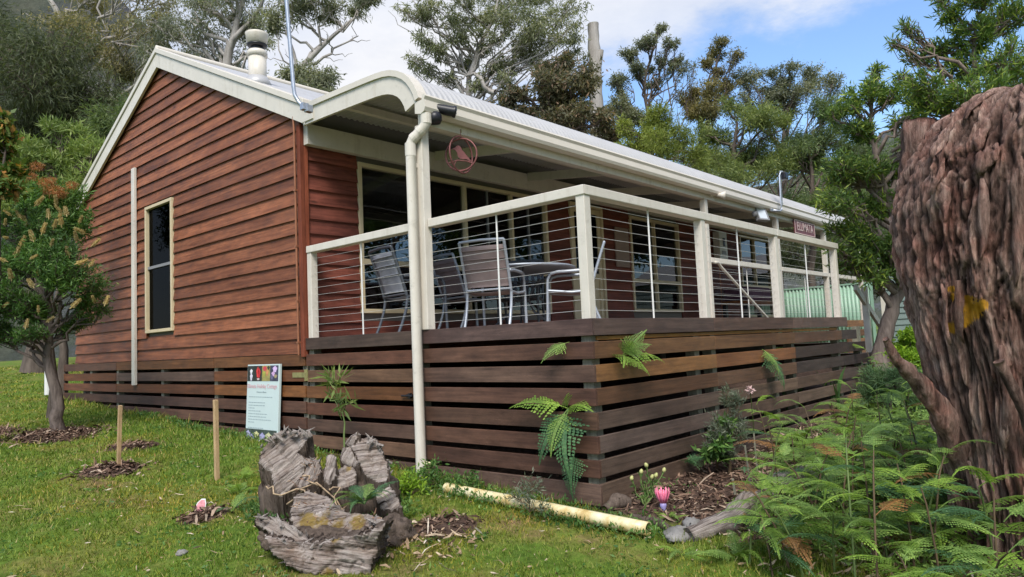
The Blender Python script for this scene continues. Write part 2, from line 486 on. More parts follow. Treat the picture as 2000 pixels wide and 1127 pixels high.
def ground_mat():
    m, t, b, _ = base_mat('lawn_and_soil')
    v = coords(t, rnd=False)
    n = node(t, 'ShaderNodeTexNoise', {'Vector': v, 'Scale': 1.1, 'Detail': 8, 'Roughness': 0.68}).outputs[0]
    n2 = node(t, 'ShaderNodeTexNoise', {'Vector': v, 'Scale': 14, 'Detail': 8, 'Roughness': 0.75}).outputs[0]
    lawn = ramp(t, n, [(0.30, (0.055, 0.105, 0.015)), (0.48, (0.095, 0.155, 0.022)), (0.60, (0.16, 0.16, 0.04)), (0.70, (0.19, 0.125, 0.065))])
    lawn = mulc(t, lawn, ramp(t, n2, [(0.3, g(0.45)), (0.7, g(1.45))]))
    soil = ramp(t, n2, [(0.3, (0.030, 0.020, 0.015)), (0.55, (0.085, 0.055, 0.042)), (0.75, (0.19, 0.135, 0.10))])
    z = node(t, 'ShaderNodeAttribute', attribute_name='bed').outputs['Fac']
    zz = node(t, 'ShaderNodeMath', {0: n2, 1: 0.5, 2: z}, operation='MULTIPLY_ADD').outputs[0]
    c = mixc_(t, ramp(t, zz, [(0.58, g(0)), (0.78, g(1))]), lawn, soil)
    t.links.new(c, b.inputs['Base Color'])
    b.inputs['Roughness'].default_value = 0.95; b.inputs['Specular IOR Level'].default_value = 0.1
    bump(t, b, n2, 0.7, 0.03)
    return m
M['ground'] = ground_mat()

def grass_mat():
    m, t, b, out = base_mat('lawn_grass')
    isl = node(t, 'ShaderNodeNewGeometry').outputs['Random Per Island']
    v = coords(t, rnd=False)
    n = node(t, 'ShaderNodeTexNoise', {'Vector': v, 'Scale': 1.3, 'Detail': 6, 'Roughness': 0.65}).outputs[0]
    gcol = ramp(t, isl, [(0, (0.060, 0.115, 0.012)), (0.5, (0.140, 0.220, 0.026)), (0.84, (0.27, 0.34, 0.05)), (1, (0.40, 0.33, 0.15))])
    c = mixc_(t, ramp(t, n, [(0.46, g(0)), (0.66, g(0.7))]), gcol, mulc(t, gcol, (1.75, 1.1, 0.95, 1)))
    t.links.new(c, b.inputs['Base Color']); b.inputs['Roughness'].default_value = 0.55
    b.inputs['Specular IOR Level'].default_value = 0.25
    tr = node(t, 'ShaderNodeBsdfTranslucent', {0: c})
    mx = node(t, 'ShaderNodeMixShader', {0: 0.35, 1: b.outputs[0], 2: tr.outputs[0]})
    t.links.new(mx.outputs[0], out.inputs[0])
    return m
M['grass'] = grass_mat()

def chips_mat(name, stops):
    m, t, b, _ = base_mat(name)
    isl = node(t, 'ShaderNodeNewGeometry').outputs['Random Per Island']
    c = ramp(t, isl, stops)
    n = node(t, 'ShaderNodeTexNoise', {'Vector': coords(t, rnd=False), 'Scale': 45, 'Detail': 5}).outputs[0]
    t.links.new(mulc(t, c, ramp(t, n, [(0.3, g(0.6)), (0.7, g(1.2))])), b.inputs['Base Color'])
    b.inputs['Roughness'].default_value = 0.85; b.inputs['Specular IOR Level'].default_value = 0.15
    return m
M['chips'] = chips_mat('bark_mulch', [(0, (0.045, 0.026, 0.02)), (0.5, (0.14, 0.085, 0.06)), (0.8, (0.26, 0.17, 0.12)), (1, (0.42, 0.33, 0.25))])
M['litter'] = chips_mat('fallen_leaves', [(0, (0.16, 0.10, 0.06)), (0.5, (0.34, 0.24, 0.15)), (0.85, (0.48, 0.38, 0.27)), (1, (0.60, 0.54, 0.46))])
M['fern'] = leaf_mat('fern_green', (0.12, 0.21, 0.05), (0.21, 0.335, 0.085), (0.30, 0.40, 0.115), 0.32, 2.0)
M['fern_dark'] = leaf_mat('fern_deep_green', (0.04, 0.10, 0.045), (0.075, 0.165, 0.07), (0.12, 0.22, 0.10), 0.25, 2.0)
M['fern_dead'] = leaf_mat('fern_dead', (0.16, 0.075, 0.03), (0.26, 0.13, 0.05), (0.34, 0.20, 0.08), 0.25, 2.0)
M['fern_lime'] = leaf_mat('fern_lime', (0.13, 0.24, 0.035), (0.22, 0.35, 0.06), (0.31, 0.42, 0.09), 0.35, 2.0)
M['stem'] = paint('brown_stem', (0.10, 0.065, 0.035), 0.7, 0.2, 20)
M['green_stem'] = paint('green_stem', (0.12, 0.17, 0.05), 0.6, 0.2, 20)
M['gumbark'] = bark_mat('smooth_gum_bark', (0.20, 0.175, 0.155), (0.42, 0.39, 0.36), 5, 1.2, 0.25)
M['darkbark'] = bark_mat('dark_bark', (0.055, 0.042, 0.035), (0.15, 0.12, 0.10))
M['greybark'] = bark_mat('grey_fissured_bark', (0.10, 0.075, 0.065), (0.27, 0.215, 0.185), 14, 2.5, 0.8)
M['brownbark'] = bark_mat('rough_brown_bark', (0.06, 0.046, 0.04), (0.20, 0.16, 0.14), 14, 3.0, 1.0)
M['rock'] = paint('grey_stone', (0.21, 0.20, 0.19), 0.85, 0.35, 9, bumpy=0.6, dirt=(0.08, 0.09, 0.04))
# ------------------------------------------------------------------ ground
def gz(x, y):
    """height of the ground"""
    x = np.asarray(x, float); y = np.asarray(y, float)
    xx = np.clip(x, -12, 16); yy = np.clip(y, -9, 24)
    z = -1.37 + .05 * yy + .038 * xx
    z = z + 0.018 * np.sin(1.9 * x + 0.7 * y) * np.cos(1.3 * y - 0.4 * x) + 0.012 * np.sin(4.1 * x - 2.2 * y)
    return z
def gzf(x, y):
    return float(gz(x, y))
def on_ground(x, y, up=0):
    return (x, y, gzf(x, y) + up)

PILES = [(-1.72, 4.45, .33, .06), (-1.35, 7.35, .58, .06), (-1.85, 2.2, .22, .04), (-1.1, 5.6, .35, .02), (-2.1, 8.2, .6, .1), (-.95, .62, .28, .03)]
def bed(x, y):
    """1 in the mulched bed and on the mulch piles, 0 on the lawn"""
    x = np.asarray(x, float); y = np.asarray(y, float)
    wob = .12 * np.sin(3.1 * x + 1) + .07 * np.sin(7.3 * x)
    m = 1 / (1 + np.exp(-(np.minimum(np.minimum(x + .0, .25 - y), y + 1.05 + wob + .18 * np.clip(x, 0, 5)) / .07)))
    inner = ((x > .02) & (y > .02) & (x < 14) & (y < 11.5)) * 1.0
    m = np.maximum(m, inner)
    for (px, py, r, h) in PILES:
        d = np.hypot(x - px, (y - py)) / r
        m = np.maximum(m, 1 / (1 + np.exp((d - .8) * 9)))
    m = np.maximum(m, .55 * np.exp(-((x - 2.5) / 3.2) ** 2 - ((y + 2.3) / 1.2) ** 2))
    return m
def pile_h(x, y):
    h = np.zeros_like(np.asarray(x, float))
    for (px, py, r, hh) in PILES:
        h = h + hh * np.exp(-(np.hypot(x - px, y - py) / (r * .65)) ** 2)
    return h

def build_ground():
    fx = np.concatenate([-np.geomspace(400, 9, 16), np.arange(-8, 12, .1), np.geomspace(12, 400, 18)])
    fy = np.concatenate([-np.geomspace(400, 7, 16), np.arange(-6, 16, .1), np.geomspace(16, 500, 20)])
    X, Y = np.meshgrid(fx, fy)
    Z = gz(X, Y) + pile_h(X, Y)
    rng = np.random.default_rng(3)
    near = (np.abs(X) < 12) & (np.abs(Y) < 16)
    Z = Z + near * rng.normal(0, .006, Z.shape)
    V = np.stack([X, Y, Z], -1).reshape(-1, 3)
    ny, nx = X.shape
    i = np.arange(ny - 1)[:, None] * nx + np.arange(nx - 1)[None]
    F = np.stack([i, i + 1, i + nx + 1, i + nx], -1).reshape(-1, 4)
    me = np_mesh('ground', V, F, M['ground'], True)
    a = me.attributes.new('bed', 'FLOAT', 'POINT')
    a.data.foreach_set('value', bed(X, Y).ravel().astype(np.float32))
    tag(link('ground', me), kind='structure')
build_ground()

# ------------------------------------------------------------------ the cottage
cottage = thing('cottage', 'red brown weatherboard cottage with cream barge boards and a bullnose verandah roof', 'cottage', (0, 0, 0))
RY, RZ, SL = 7.42, 4.36, .467      # ridge and slope of the main roof
FY = 3.79                          # front wall
LX = 13.3                          # length
rng = np.random.default_rng(11)

# backing walls with openings
WIN_F = [(.73, 4.27, .275, 2.07), (6.64, 8.43, .32, 2.06), (11.28, 13.08, .22, 2.11)]
DOOR = (4.85, 5.78, .0, 2.1)
holes = sorted(WIN_F + [DOOR])
mb = MB()
x = .02
for (a, b, z0, z1) in holes:
    mb.box(x, a, FY + .01, FY + .1, -.2, 2.6)
    mb.box(a, b, FY + .01, FY + .1, z1, 2.6)
    if z0 > 0: mb.box(a, b, FY + .01, FY + .1, -.2, z0)
    x = b
mb.box(x, LX, FY + .01, FY + .1, -.2, 2.6)
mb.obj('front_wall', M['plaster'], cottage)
def roofz(y): return RZ - SL * abs(y - RY)
GW = (7.05, 7.98, .235, 2.115)
mb = MB()
def gslab(y0, y1, z0, ztop=None):
    a, b = (ztop, ztop) if ztop else (roofz(y0) - .06, roofz(y1) - .06)
    mb.hexa([(.012, y0, z0), (.1, y0, z0), (.1, y1, z0), (.012, y1, z0)], [(.012, y0, a), (.1, y0, a), (.1, y1, b), (.012, y1, b)])
gslab(3.89, GW[0], -.2); gslab(GW[0], RY, GW[3]); gslab(RY, GW[1], GW[3]); gslab(GW[1], 11.1, -.2); gslab(GW[0], GW[1], -.2, GW[2])
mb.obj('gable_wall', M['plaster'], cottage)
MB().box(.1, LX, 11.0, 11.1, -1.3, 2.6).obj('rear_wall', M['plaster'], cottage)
mb = MB(); y0, y1 = 3.89, 11.0
mb.prism([(LX - .1, y0, -1.5), (LX - .1, y1, -1.5), (LX - .1, y1, roofz(y1) - .06), (LX - .1, RY, RZ - .06), (LX - .1, y0, roofz(y0) - .06)],
         [(LX, y0, -1.5), (LX, y1, -1.5), (LX, y1, roofz(y1) - .06), (LX, RY, RZ - .06), (LX, y0, roofz(y0) - .06)])
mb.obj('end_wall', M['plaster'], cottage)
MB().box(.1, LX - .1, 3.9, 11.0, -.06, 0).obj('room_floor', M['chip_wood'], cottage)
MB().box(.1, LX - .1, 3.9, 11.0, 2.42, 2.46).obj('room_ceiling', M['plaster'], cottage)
MB().box(.1, LX - .1, 7.6, 7.68, 0, 2.42).obj('partition_wall', M['plaster'], cottage)
MB().box(5.95, 6.03, 3.9, 7.6, 0, 2.42).obj('partition_wall', M['plaster'], cottage)
MB().box(10.4, 10.48, 3.9, 7.6, 0, 2.42).obj('partition_wall', M['plaster'], cottage)

# weatherboards: every course its own lapped board, a little uneven along its lower edge
def lap_board(axis, lo0, hi0, lo1, hi1, z0, z1, seg=5):
    """lo/hi limits along the wall at the bottom and at the top edge of the board"""
    mb = MB()
    seg = max(1, min(8, int((hi0 - lo0) / .9)))
    n = seg + 1
    vs = []
    for k in range(n):
        f = k / seg
        s0 = lo0 + (hi0 - lo0) * f; s1 = lo1 + (hi1 - lo1) * f
        w = rng.normal(0, .0028); t_ = rng.normal(0, .0015)
        prof = [(s0, -.036 + t_, z0 + w), (s1, -.008, z1), (s1, .008, z1), (s0, .008, z0 + w + .012)]
        for (s, d, z) in prof:
            vs.append((d, s, z) if axis == 1 else (s, FY + d, z))
    fs = []
    for k in range(seg):
        b = k * 4
        for j in range(4):
            q = (b + j, b + (j + 1) % 4, b + 4 + (j + 1) % 4, b + 4 + j)
            fs.append(q)
    fs.append((0, 1, 2, 3)); fs.append(tuple(4 * seg + j for j in (3, 2, 1, 0)))
    mb.add(vs, fs)
    return mb
PITCH = .165
def ylim(z):
    h = (RZ - .07 - z) / SL
    return max(3.79, RY - h), min(11.1, RY + h)
z = -.165
while z < 4.25:
    z1 = min(z + PITCH + .02, 4.28)
    a0, b0 = ylim(z); a1, b1 = ylim(z1)
    if b1 - a1 < .05: a1, b1 = RY - .02, RY + .02
    pieces = [(a0, b0, a1, b1)]
    if z1 > GW[2] - .03 and z < GW[3] + .0:
        pieces = [(a0, GW[0] - .005, a1, GW[0] - .005), (GW[1] + .005, b0, GW[1] + .005, b1)]
    for p in pieces:
        if p[1] - p[0] > .03:
            lap_board(1, *p, z, z1).obj('weatherboard', M['board_y'], cottage)
    z += PITCH
z = -.165 + .0
while z < 2.3:
    z1 = z + PITCH + .02
    xs = .04
    segs = []
    for (a, b, h0, h1) in holes:
        if z1 > h0 - .02 and z < h1 + .02:
            segs.append((xs, a - .004)); xs = b + .004
    segs.append((xs, LX))
    for (a, b) in segs:
        if b - a > 4.6:
            c = a + (b - a) * (.35 + .3 * rng.random())
            lap_board(0, a, c - .0015, a, c - .0015, z, z1).obj('weatherboard', M['board_x'], cottage)
            a = c + .0015
        lap_board(0, a, b, a, b, z, z1).obj('weatherboard', M['board_x'], cottage)
    z += PITCH
mb = MB(); mb.box(-.052, -.0, 3.735, 3.80, -.2, 2.36); mb.obj('corner_board', M['corner'], cottage, bevel=.004)
mb = MB(); mb.box(.004, .05, 3.738, 3.778, -.16, 2.36); mb.obj('corner_board', M['corner'], cottage, bevel=.004)
MB().tube([(-.075, 3.80, 2.5), (-.085, 3.80, 2.44), (-.068, 3.815, 2.3), (-.068, 3.815, -.18)], .013, 8).obj('copper_conduit', M['copper'], cottage, True)
for zc in (1.62, 1.0, .4, -.05):
    MB().box(-.084, -.05, 3.795, 3.835, zc, zc + .018).obj('conduit_clip', M['copper'], cottage)

# windows ----------------------------------------------------------------
def frame_ring(mb, u0, u1, z0, z1, d0, d1, w, axis):
    def bx(a, b, c, d):
        if axis == 0: mb.box(a, b, d0, d1, c, d)
        else: mb.box(d0, d1, a, b, c, d)
    bx(u0, u1, z1 - w, z1); bx(u0, u1, z0, z0 + w); bx(u0, u0 + w, z0 + w, z1 - w); bx(u1 - w, u1, z0 + w, z1 - w)
def front_window(x0, x1, z0, z1, transom, mulls, low_mulls=(), thin=(), name='window'):
    w = link(name, None, cottage)
    d0, d1 = FY - .048, FY + .06
    mb = MB(); frame_ring(mb, x0, x1, z0, z1, d0, d1, .05, 0); mb.obj('frame', M['frame'], w, bevel=.004)
    mb = MB(); mb.box(x0 + .05, x1 - .05, d0 + .004, d1, transom - .035, transom + .03); mb.obj('transom', M['frame'], w, bevel=.004)
    cuts = [x0 + .05] + list(mulls) + [x1 - .05]
    for m in mulls:
        MB().box(m - .022, m + .022, d0 + .006, d1, transom + .03, z1 - .05).obj('mullion', M['frame'], w, bevel=.003)
    for a, b in zip(cuts, cuts[1:]):
        MB().box(a + .01, b - .01, FY + .012, FY + .018, transom + .03, z1 - .05).obj('pane', M['glass'], w)
    for m in thin:
        MB().box(m - .008, m + .008, FY - .01, FY + .03, transom + .03, z1 - .05).obj('sash_rail', M['grey_plastic'], w)
    cuts = [x0 + .05] + list(low_mulls) + [x1 - .05]
    for m in low_mulls:
        MB().box(m - .022, m + .022, d0 + .006, d1, z0 + .05, transom - .035).obj('mullion', M['frame'], w, bevel=.003)
    for a, b in zip(cuts, cuts[1:]):
        MB().box(a + .01, b - .01, FY + .012, FY + .018, z0 + .05, transom - .035).obj('pane', M['glass'], w)
    return w
w1 = front_window(*WIN_F[0][:2], *WIN_F[0][2:], .887, (2.50, 3.45), (2.52,), (2.97, 3.86))
for a, b in ((.80, 2.46), (2.55, 3.41), (3.5, 4.2)):
    MB().lathe([(.028, a), (.03, a + .005), (.03, b - .005), (.028, b)], (0, FY + .13, 1.95), 12, 'x').obj('roller_blind', M['blind'], w1, True)
    MB().box(a + .01, b - .01, FY + .15, FY + .156, 1.80, 1.95).obj('blind_cloth', M['blind'], w1)
w2 = front_window(*WIN_F[1][:2], *WIN_F[1][2:], .885, (7.5,), (7.5,))
w3 = front_window(*WIN_F[2][:2], *WIN_F[2][2:], .94, (12.1,), (12.1,))
def curtain(par, x0, x1, z0, z1, y, amp=.03):
    n = 60
    xs = np.linspace(x0, x1, n); ys = y + amp * np.sin(np.linspace(0, (x1 - x0) / .09 * 6.28, n)) + .008 * np.sin(np.linspace(0, 40, n))
    V = [(a, b, z0) for a, b in zip(xs, ys)] + [(a, b, z1) for a, b in zip(xs, ys)]
    me = np_mesh('curtain', V, [(i, i + 1, n + i + 1, n + i) for i in range(n - 1)], M['curtain'], True)
    o = link('curtain', me, par); s = o.modifiers.new('s', 'SOLIDIFY'); s.thickness = .004
curtain(w2, 7.72, 8.12, .1, 2.1, 4.02)
curtain(w3, 12.55, 12.95, .1, 2.1, 4.02)
# tall narrow window in the gable
gw = link('window', None, cottage)
mb = MB(); frame_ring(mb, GW[0], GW[1], GW[2], GW[3], -.055, .06, .045, 1); mb.obj('frame', M['frame'], gw, bevel=.004)
MB().box(-.03, .03, GW[0] + .045, GW[1] - .045, 1.175, 1.215).obj('transom', M['grey_plastic'], gw)
MB().box(-.004, .002, GW[0] + .045, GW[1] - .045, GW[2] + .045, 1.175).obj('pane', M['screen'], gw)
MB().box(-.004, .002, GW[0] + .045, GW[1] - .045, 1.215, GW[3] - .045).obj('pane', M['screen'], gw)
# cream flyscreen door
dr = link('door', None, cottage)
x0, x1, z0, z1 = DOOR
mb = MB()
mb.box(x0, x0 + .05, FY - .05, FY + .06, 0, z1); mb.box(x1 - .05, x1, FY - .05, FY + .06, 0, z1); mb.box(x0 + .05, x1 - .05, FY - .05, FY + .06, z1 - .05, z1)
mb.obj('door_frame', M['frame'], dr, bevel=.004)
mb = MB(); frame_ring(mb, x0 + .06, x1 - .06, .03, z1 - .06, FY - .02, FY + .015, .085, 0); mb.box(x0 + .145, x1 - .145, FY - .02, FY + .015, .85, .95)
mb.obj('door_leaf', M['frame'], dr, bevel=.003)
MB().box(x0 + .145, x1 - .145, FY + .0, FY + .006, .95, z1 - .145).obj('pane', M['screen'], dr)
MB().box(x0 + .145, x1 - .145, FY + .0, FY + .006, .115, .85).obj('lower_panel', M['frame'], dr)
MB().box(6.12, 6.54, FY - .06, FY - .034, 1.10, 1.80).obj('wall_panel', M['beige'], cottage, bevel=.004)

# gable trim ---------------------------------------------------------------
def barge(sgn, yend):
    ye = yend; ze = RZ - SL * abs(ye - RY)
    lo, hi = -.095, -.058
    mb = MB(); d = .20
    a = [(lo, RY, RZ - .05), (lo, ye, ze - .05), (lo, ye, ze - .05 - d), (lo, RY, RZ - .05 - d * 1.05)]
    b = [(hi, p[1], p[2]) for p in a]
    (mb.prism(a, b) if sgn > 0 else mb.prism(b, a)).obj('barge_board', M['cream'], cottage, bevel=.003)
    mb = MB()
    a = [(-.115, RY, RZ + .03), (-.115, ye, ze + .03), (-.115, ye, ze - .045), (-.115, RY, RZ - .045)]
    b = [(.06, p[1], p[2]) for p in a]
    (mb.prism(a, b) if sgn > 0 else mb.prism(b, a)).obj('barge_capping', M['cream_gutter'], cottage, bevel=.006)
barge(-1, 3.56)
barge(1, 11.25)
mb = MB(); mb.box(-.075, -.034, 8.325, 8.44, -.525, 2.795); mb.obj('cover_strip', M['cream'], cottage, bevel=.005)

def corr_sheet(path, x0, x1, name, mat, pitch=.076, amp=.009, per=6):
    path = np.array(path, float)
    T = np.gradient(path, axis=0); T = unit(T)
    N = np.stack([T[:, 1], -T[:, 0]], 1)
    if N[:, 1].mean() < 0: N = -N
    nx = int((x1 - x0) / pitch * per)
    xs = np.linspace(x0, x1, nx)
    off = amp * np.sin(xs / pitch * 2 * math.pi)
    Yg = path[:, 0][:, None] + N[:, 0][:, None] * off[None]
    Zg = path[:, 1][:, None] + N[:, 1][:, None] * off[None]
    Xg = np.broadcast_to(xs[None], Yg.shape)
    V = np.stack([Xg, Yg, Zg], -1).reshape(-1, 3)
    n = len(path)
    i = np.arange(n - 1)[:, None] * nx + np.arange(nx - 1)[None]
    F = np.stack([i, i + 1, i + nx + 1, i + nx], -1).reshape(-1, 4)
    return link(name, np_mesh(name, V, F, mat, True), cottage)
corr_sheet([(3.5, roofz(3.5) + .0), (RY - .01, RZ)], .03, LX + .15, 'roof_sheet', M['roof'])
corr_sheet([(RY + .01, RZ), (11.3, roofz(11.3))], .03, LX + .15, 'roof_sheet', M['roof'])
MB().tube([(-.1, RY, RZ + .02), (LX + .1, RY, RZ + .02)], .05, 10).obj('ridge_cap', M['cream_gutter'], cottage, True)
# bullnose verandah roof
VP = [(3.60, 2.505), (3.2, 2.50), (2.8, 2.492), (2.5, 2.485), (2.32, 2.478), (2.2, 2.468), (2.09, 2.447), (1.99, 2.41), (1.90, 2.36), (1.83, 2.30), (1.775, 2.23), (1.735, 2.16), (1.71, 2.09)]
corr_sheet(VP, -.05, LX + .1, 'verandah_roof', M['roof'])
def strip(path, off0, off1, x0, x1, name, mat, bev=.003):
    p = np.array(path); T = unit(np.gradient(p, axis=0)); N = np.stack([-T[:, 1], T[:, 0]], 1)
    if N[0, 1] > 0: N = -N
    A = p + N * off0; B = p + N * off1
    mb = MB(); n = len(p)
    vs = [(x0, *q) for q in A] + [(x0, *q) for q in B] + [(x1, *q) for q in A] + [(x1, *q) for q in B]
    fs = []
    for i in range(n - 1):
        fs += [(i, i + 1, n + i + 1, n + i), (2 * n + i + 1, 2 * n + i, 3 * n + i, 3 * n + i + 1),
               (i + 1, i, 2 * n + i, 2 * n + i + 1), (n + i, n + i + 1, 3 * n + i + 1, 3 * n + i)]
    fs += [(0, n, 3 * n, 2 * n), (n - 1, 3 * n - 1, 4 * n - 1, 2 * n - 1)]
    mb.add(vs, fs); return mb.obj(name, mat, cottage)
strip(VP, .035, .20, -.085, -.052, 'verandah_barge', M['cream'])
strip(VP, -.022, .034, -.105, .01, 'barge_capping', M['cream_gutter'])
MB().box(-.10, -.05, 3.40, 3.60, 2.33, 2.50).obj('barge_joint_plate', M['cream'], cottage, bevel=.004)
# gutter
prof = [(1.76, 2.07), (1.76, 1.965), (1.68, 1.945), (1.635, 1.965), (1.622, 2.0), (1.632, 2.07), (1.618, 2.10), (1.628, 2.118), (1.66, 2.118), (1.665, 2.07)]
MB().prism([(-.09, a, b) for a, b in prof], [(LX + .15, a, b) for a, b in prof]).obj('gutter', M['cream_gutter'], cottage)
MB().box(.0, LX, 1.735, 1.825, 1.875, 2.005).obj('verandah_beam', M['cream'], cottage, bevel=.004)
MB().box(.0, LX, 3.66, 3.745, 2.13, 2.36).obj('ledger_board', M['cream'], cottage, bevel=.004)
for yy in (2.30, 3.05):
    MB().box(-.05, LX, yy - .035, yy + .035, 2.385, 2.462).obj('purlin', M['cream'], cottage, bevel=.003)
for xx in (.02, 1.9, 3.75, 5.6, 7.5, 9.4, 11.3, 13.1):
    mb = MB()
    mb.hexa([(xx - .022, 1.83, 2.01), (xx + .022, 1.83, 2.01), (xx + .022, 3.66, 2.25), (xx - .022, 3.66, 2.25)],
            [(xx - .022, 1.83, 2.13), (xx + .022, 1.83, 2.13), (xx + .022, 3.66, 2.375), (xx - .022, 3.66, 2.375)])
    if xx > 1: mb.obj('rafter', M['cream'], cottage, bevel=.003)
for xx in (0.0, 5.57, 8.33, 10.85, 13.2):
    MB().box(xx - .045, xx + .045, 1.735, 1.825, 0, 1.874).obj('verandah_post', M['cream'], cottage, bevel=.006)
# downpipe with its double bend
dp = MB().tube([(-.035, 1.675, 1.95), (-.035, 1.675, 1.87), (-.05, 1.70, 1.825), (-.092, 1.795, 1.74), (-.105, 1.82, 1.69), (-.105, 1.822, -1.30)], .047, 16)
dpo = dp.obj('downpipe', M['cream'], cottage, True)
for (p, q) in (((-.035, 1.675, 1.955), (-.035, 1.675, 1.86)), ((-.105, 1.821, 1.70), (-.105, 1.822, 1.58)), ((-.052, 1.705, 1.815), (-.066, 1.735, 1.79)), ((-.08, 1.768, 1.762), (-.095, 1.80, 1.735))):
    MB().tube([p, q], .0505, 16).obj('pipe_collar', M['cream'], dpo)
MB().box(-.106, .0, 1.80, 1.83, 1.48, 1.52).obj('pipe_bracket', M['cream'], dpo)
MB().tube([(-.10, 1.78, -1.165), (-.10, 1.70, -1.168)], .017, 10).obj('tap_spout', M['pvc'], dpo, True)
# rear corner downpipe
MB().tube([(-.12, 12.3, .2), (-.12, 12.3, -.72)], .06, 12).obj('rear_downpipe', M['white'], cottage, True)
# flue
fx, fy = .42, 5.47
fl = MB().lathe([(.116, 3.30), (.116, 3.84)], (fx, fy, 0), 24).obj('flue', M['cream'], cottage, True)
MB().lathe([(.130, 3.79), (.130, 3.85), (.116, 3.87)], (fx, fy, 0), 24).obj('flue_collar', M['cream'], fl, True)
MB().lathe([(.09, 3.84), (.08, 3.91), (.09, 3.97)], (fx, fy, 0), 24).obj('flue_throat', M['black'], fl, True)
MB().lathe([(.115, 3.925), (.135, 3.95), (.10, 3.96)], (fx, fy, 0), 24).obj('flue_ring', M['black'], fl, True)
MB().lathe([(.125, 3.962), (.145, 4.08), (.15, 4.105), (.14, 4.11), (.1, 4.112)], (fx, fy, 0), 24).obj('flue_cowl', M['cream'], fl, True)
MB().lathe([(.20, 3.36), (.16, 3.45), (.127, 3.51)], (fx, fy, 0), 24).obj('flue_flashing', M['roof'], fl, True)
# steel service mast
A = at(600, 212, 7.05); B = at(584, 200, 7.1); Cc = at(573, 168, 7.12); D = at(552, -90, 7.15)
mp_ = [A, A * .6 + B * .4 + np.array([0, 0, -.012]), B, (B + Cc) / 2 + np.array([-.012, .008, -.008]), Cc, D]
MB().tube(mp_, .020, 12).obj('service_mast', M['galv'], cottage, True)
for px, py in ((600, 212), (592, 208)):
    q = at(px, py, 7.05); MB().box(q[0] - .02, q[0] + .05, q[1] - .03, q[1] + .03, q[2] - .035, q[2] + .035).obj('mast_bracket', M['galv'], cottage, bevel=.004)

# skirting under the gable, with posts behind --------------------------------
ROW = [-.170 * k for k in range(9)]
def board(axis, a, b, z, h, col, parent, name='skirting_board'):
    mb = MB(); t0, t1 = -.032, -.004
    if axis == 1: mb.box(t0, t1, a, b, z - h, z)
    else: mb.box(a, b, t0, t1, z - h, z)
    o = mb.obj(name, M['deck_y'] if axis == 1 else M['deck_x'], parent, bevel=.003)
    o.color = (*col, 1)
    return o
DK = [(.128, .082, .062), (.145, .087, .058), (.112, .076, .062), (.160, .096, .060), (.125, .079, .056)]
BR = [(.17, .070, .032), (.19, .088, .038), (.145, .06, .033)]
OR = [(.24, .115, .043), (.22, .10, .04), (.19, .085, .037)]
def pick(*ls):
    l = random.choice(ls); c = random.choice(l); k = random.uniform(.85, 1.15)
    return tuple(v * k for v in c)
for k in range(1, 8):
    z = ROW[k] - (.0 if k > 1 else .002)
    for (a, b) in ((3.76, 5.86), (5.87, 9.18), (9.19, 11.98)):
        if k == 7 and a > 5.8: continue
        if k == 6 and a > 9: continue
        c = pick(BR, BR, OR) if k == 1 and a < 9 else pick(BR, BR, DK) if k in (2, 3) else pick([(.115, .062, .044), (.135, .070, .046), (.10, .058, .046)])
        if k == 3 and a < 4: c = (.25, .11, .04)
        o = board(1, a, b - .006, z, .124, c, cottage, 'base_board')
for yy in (3.80, 4.55, 5.87, 7.5, 9.2, 10.4, 11.9):
    MB().box(.0, .08, yy - .045, yy + .045, gzf(0, yy) - .1, -.17).obj('base_post', M['post_grey'], cottage)
# ------------------------------------------------------------------ the deck
deck = thing('deck', 'raised timber deck with dark horizontal boards and cream wire balustrade', 'deck')
DX = 5.88
# floor
mb = MB()
for i in range(12):
    y = .005 + i * .15; mb.box(.005, DX, y, y + .142, -.03, -.004)
for i in range(13):
    y = 1.805 + i * .15; mb.box(.005, LX, y, min(y + .142, FY - .04), -.03, -.004)
tag(mb.obj('deck_floor', M['deck_x'], deck), kind='stuff').color = (.45, .37, .31, 1)
# boards on the gable side: top fascia runs through, the rows below belong to gate and fixed part
board(1, -.032, 1.93, 0, .125, (.10, .066, .060), deck, 'fascia_board')
board(1, 1.936, 3.745, 0, .125, (.095, .068, .055), deck, 'fascia_board')
gate = link('gate', None, deck)
for k in range(1, 8):
    h = .125 if k < 7 else .15
    c = pick(DK, [(.11, .06, .042)])
    board(1, -.032, 1.93, ROW[k] - (.004 if k > 3 else 0), h, c, deck)
    c = (.20, .095, .04) if k == 3 else pick(DK, DK, [(.12, .055, .036)])
    board(1, 1.955, 3.73, ROW[k] - .004 - random.uniform(0, .006), .122, c, gate, 'gate_board')
for zz in (-.385, -1.10):
    mb = MB(); mb.box(-.041, -.032, 3.70, 3.735, zz - .07, zz + .05); mb.box(-.039, -.032, 3.735, 4.0, zz - .035, zz + .02)
    mb.tube([(-.042, 3.735, zz - .07), (-.042, 3.735, zz + .05)], .012, 8)
    mb.obj('hinge', M['brass'], gate)
mb = MB(); mb.box(-.05, -.032, 1.98, 2.06, -.60, -.575); mb.tube([(-.055, 2.12, -.59), (-.055, 1.97, -.59)], .009, 8); mb.box(-.06, -.032, 2.0, 2.02, -.61, -.565)
mb.obj('latch', M['black'], gate)
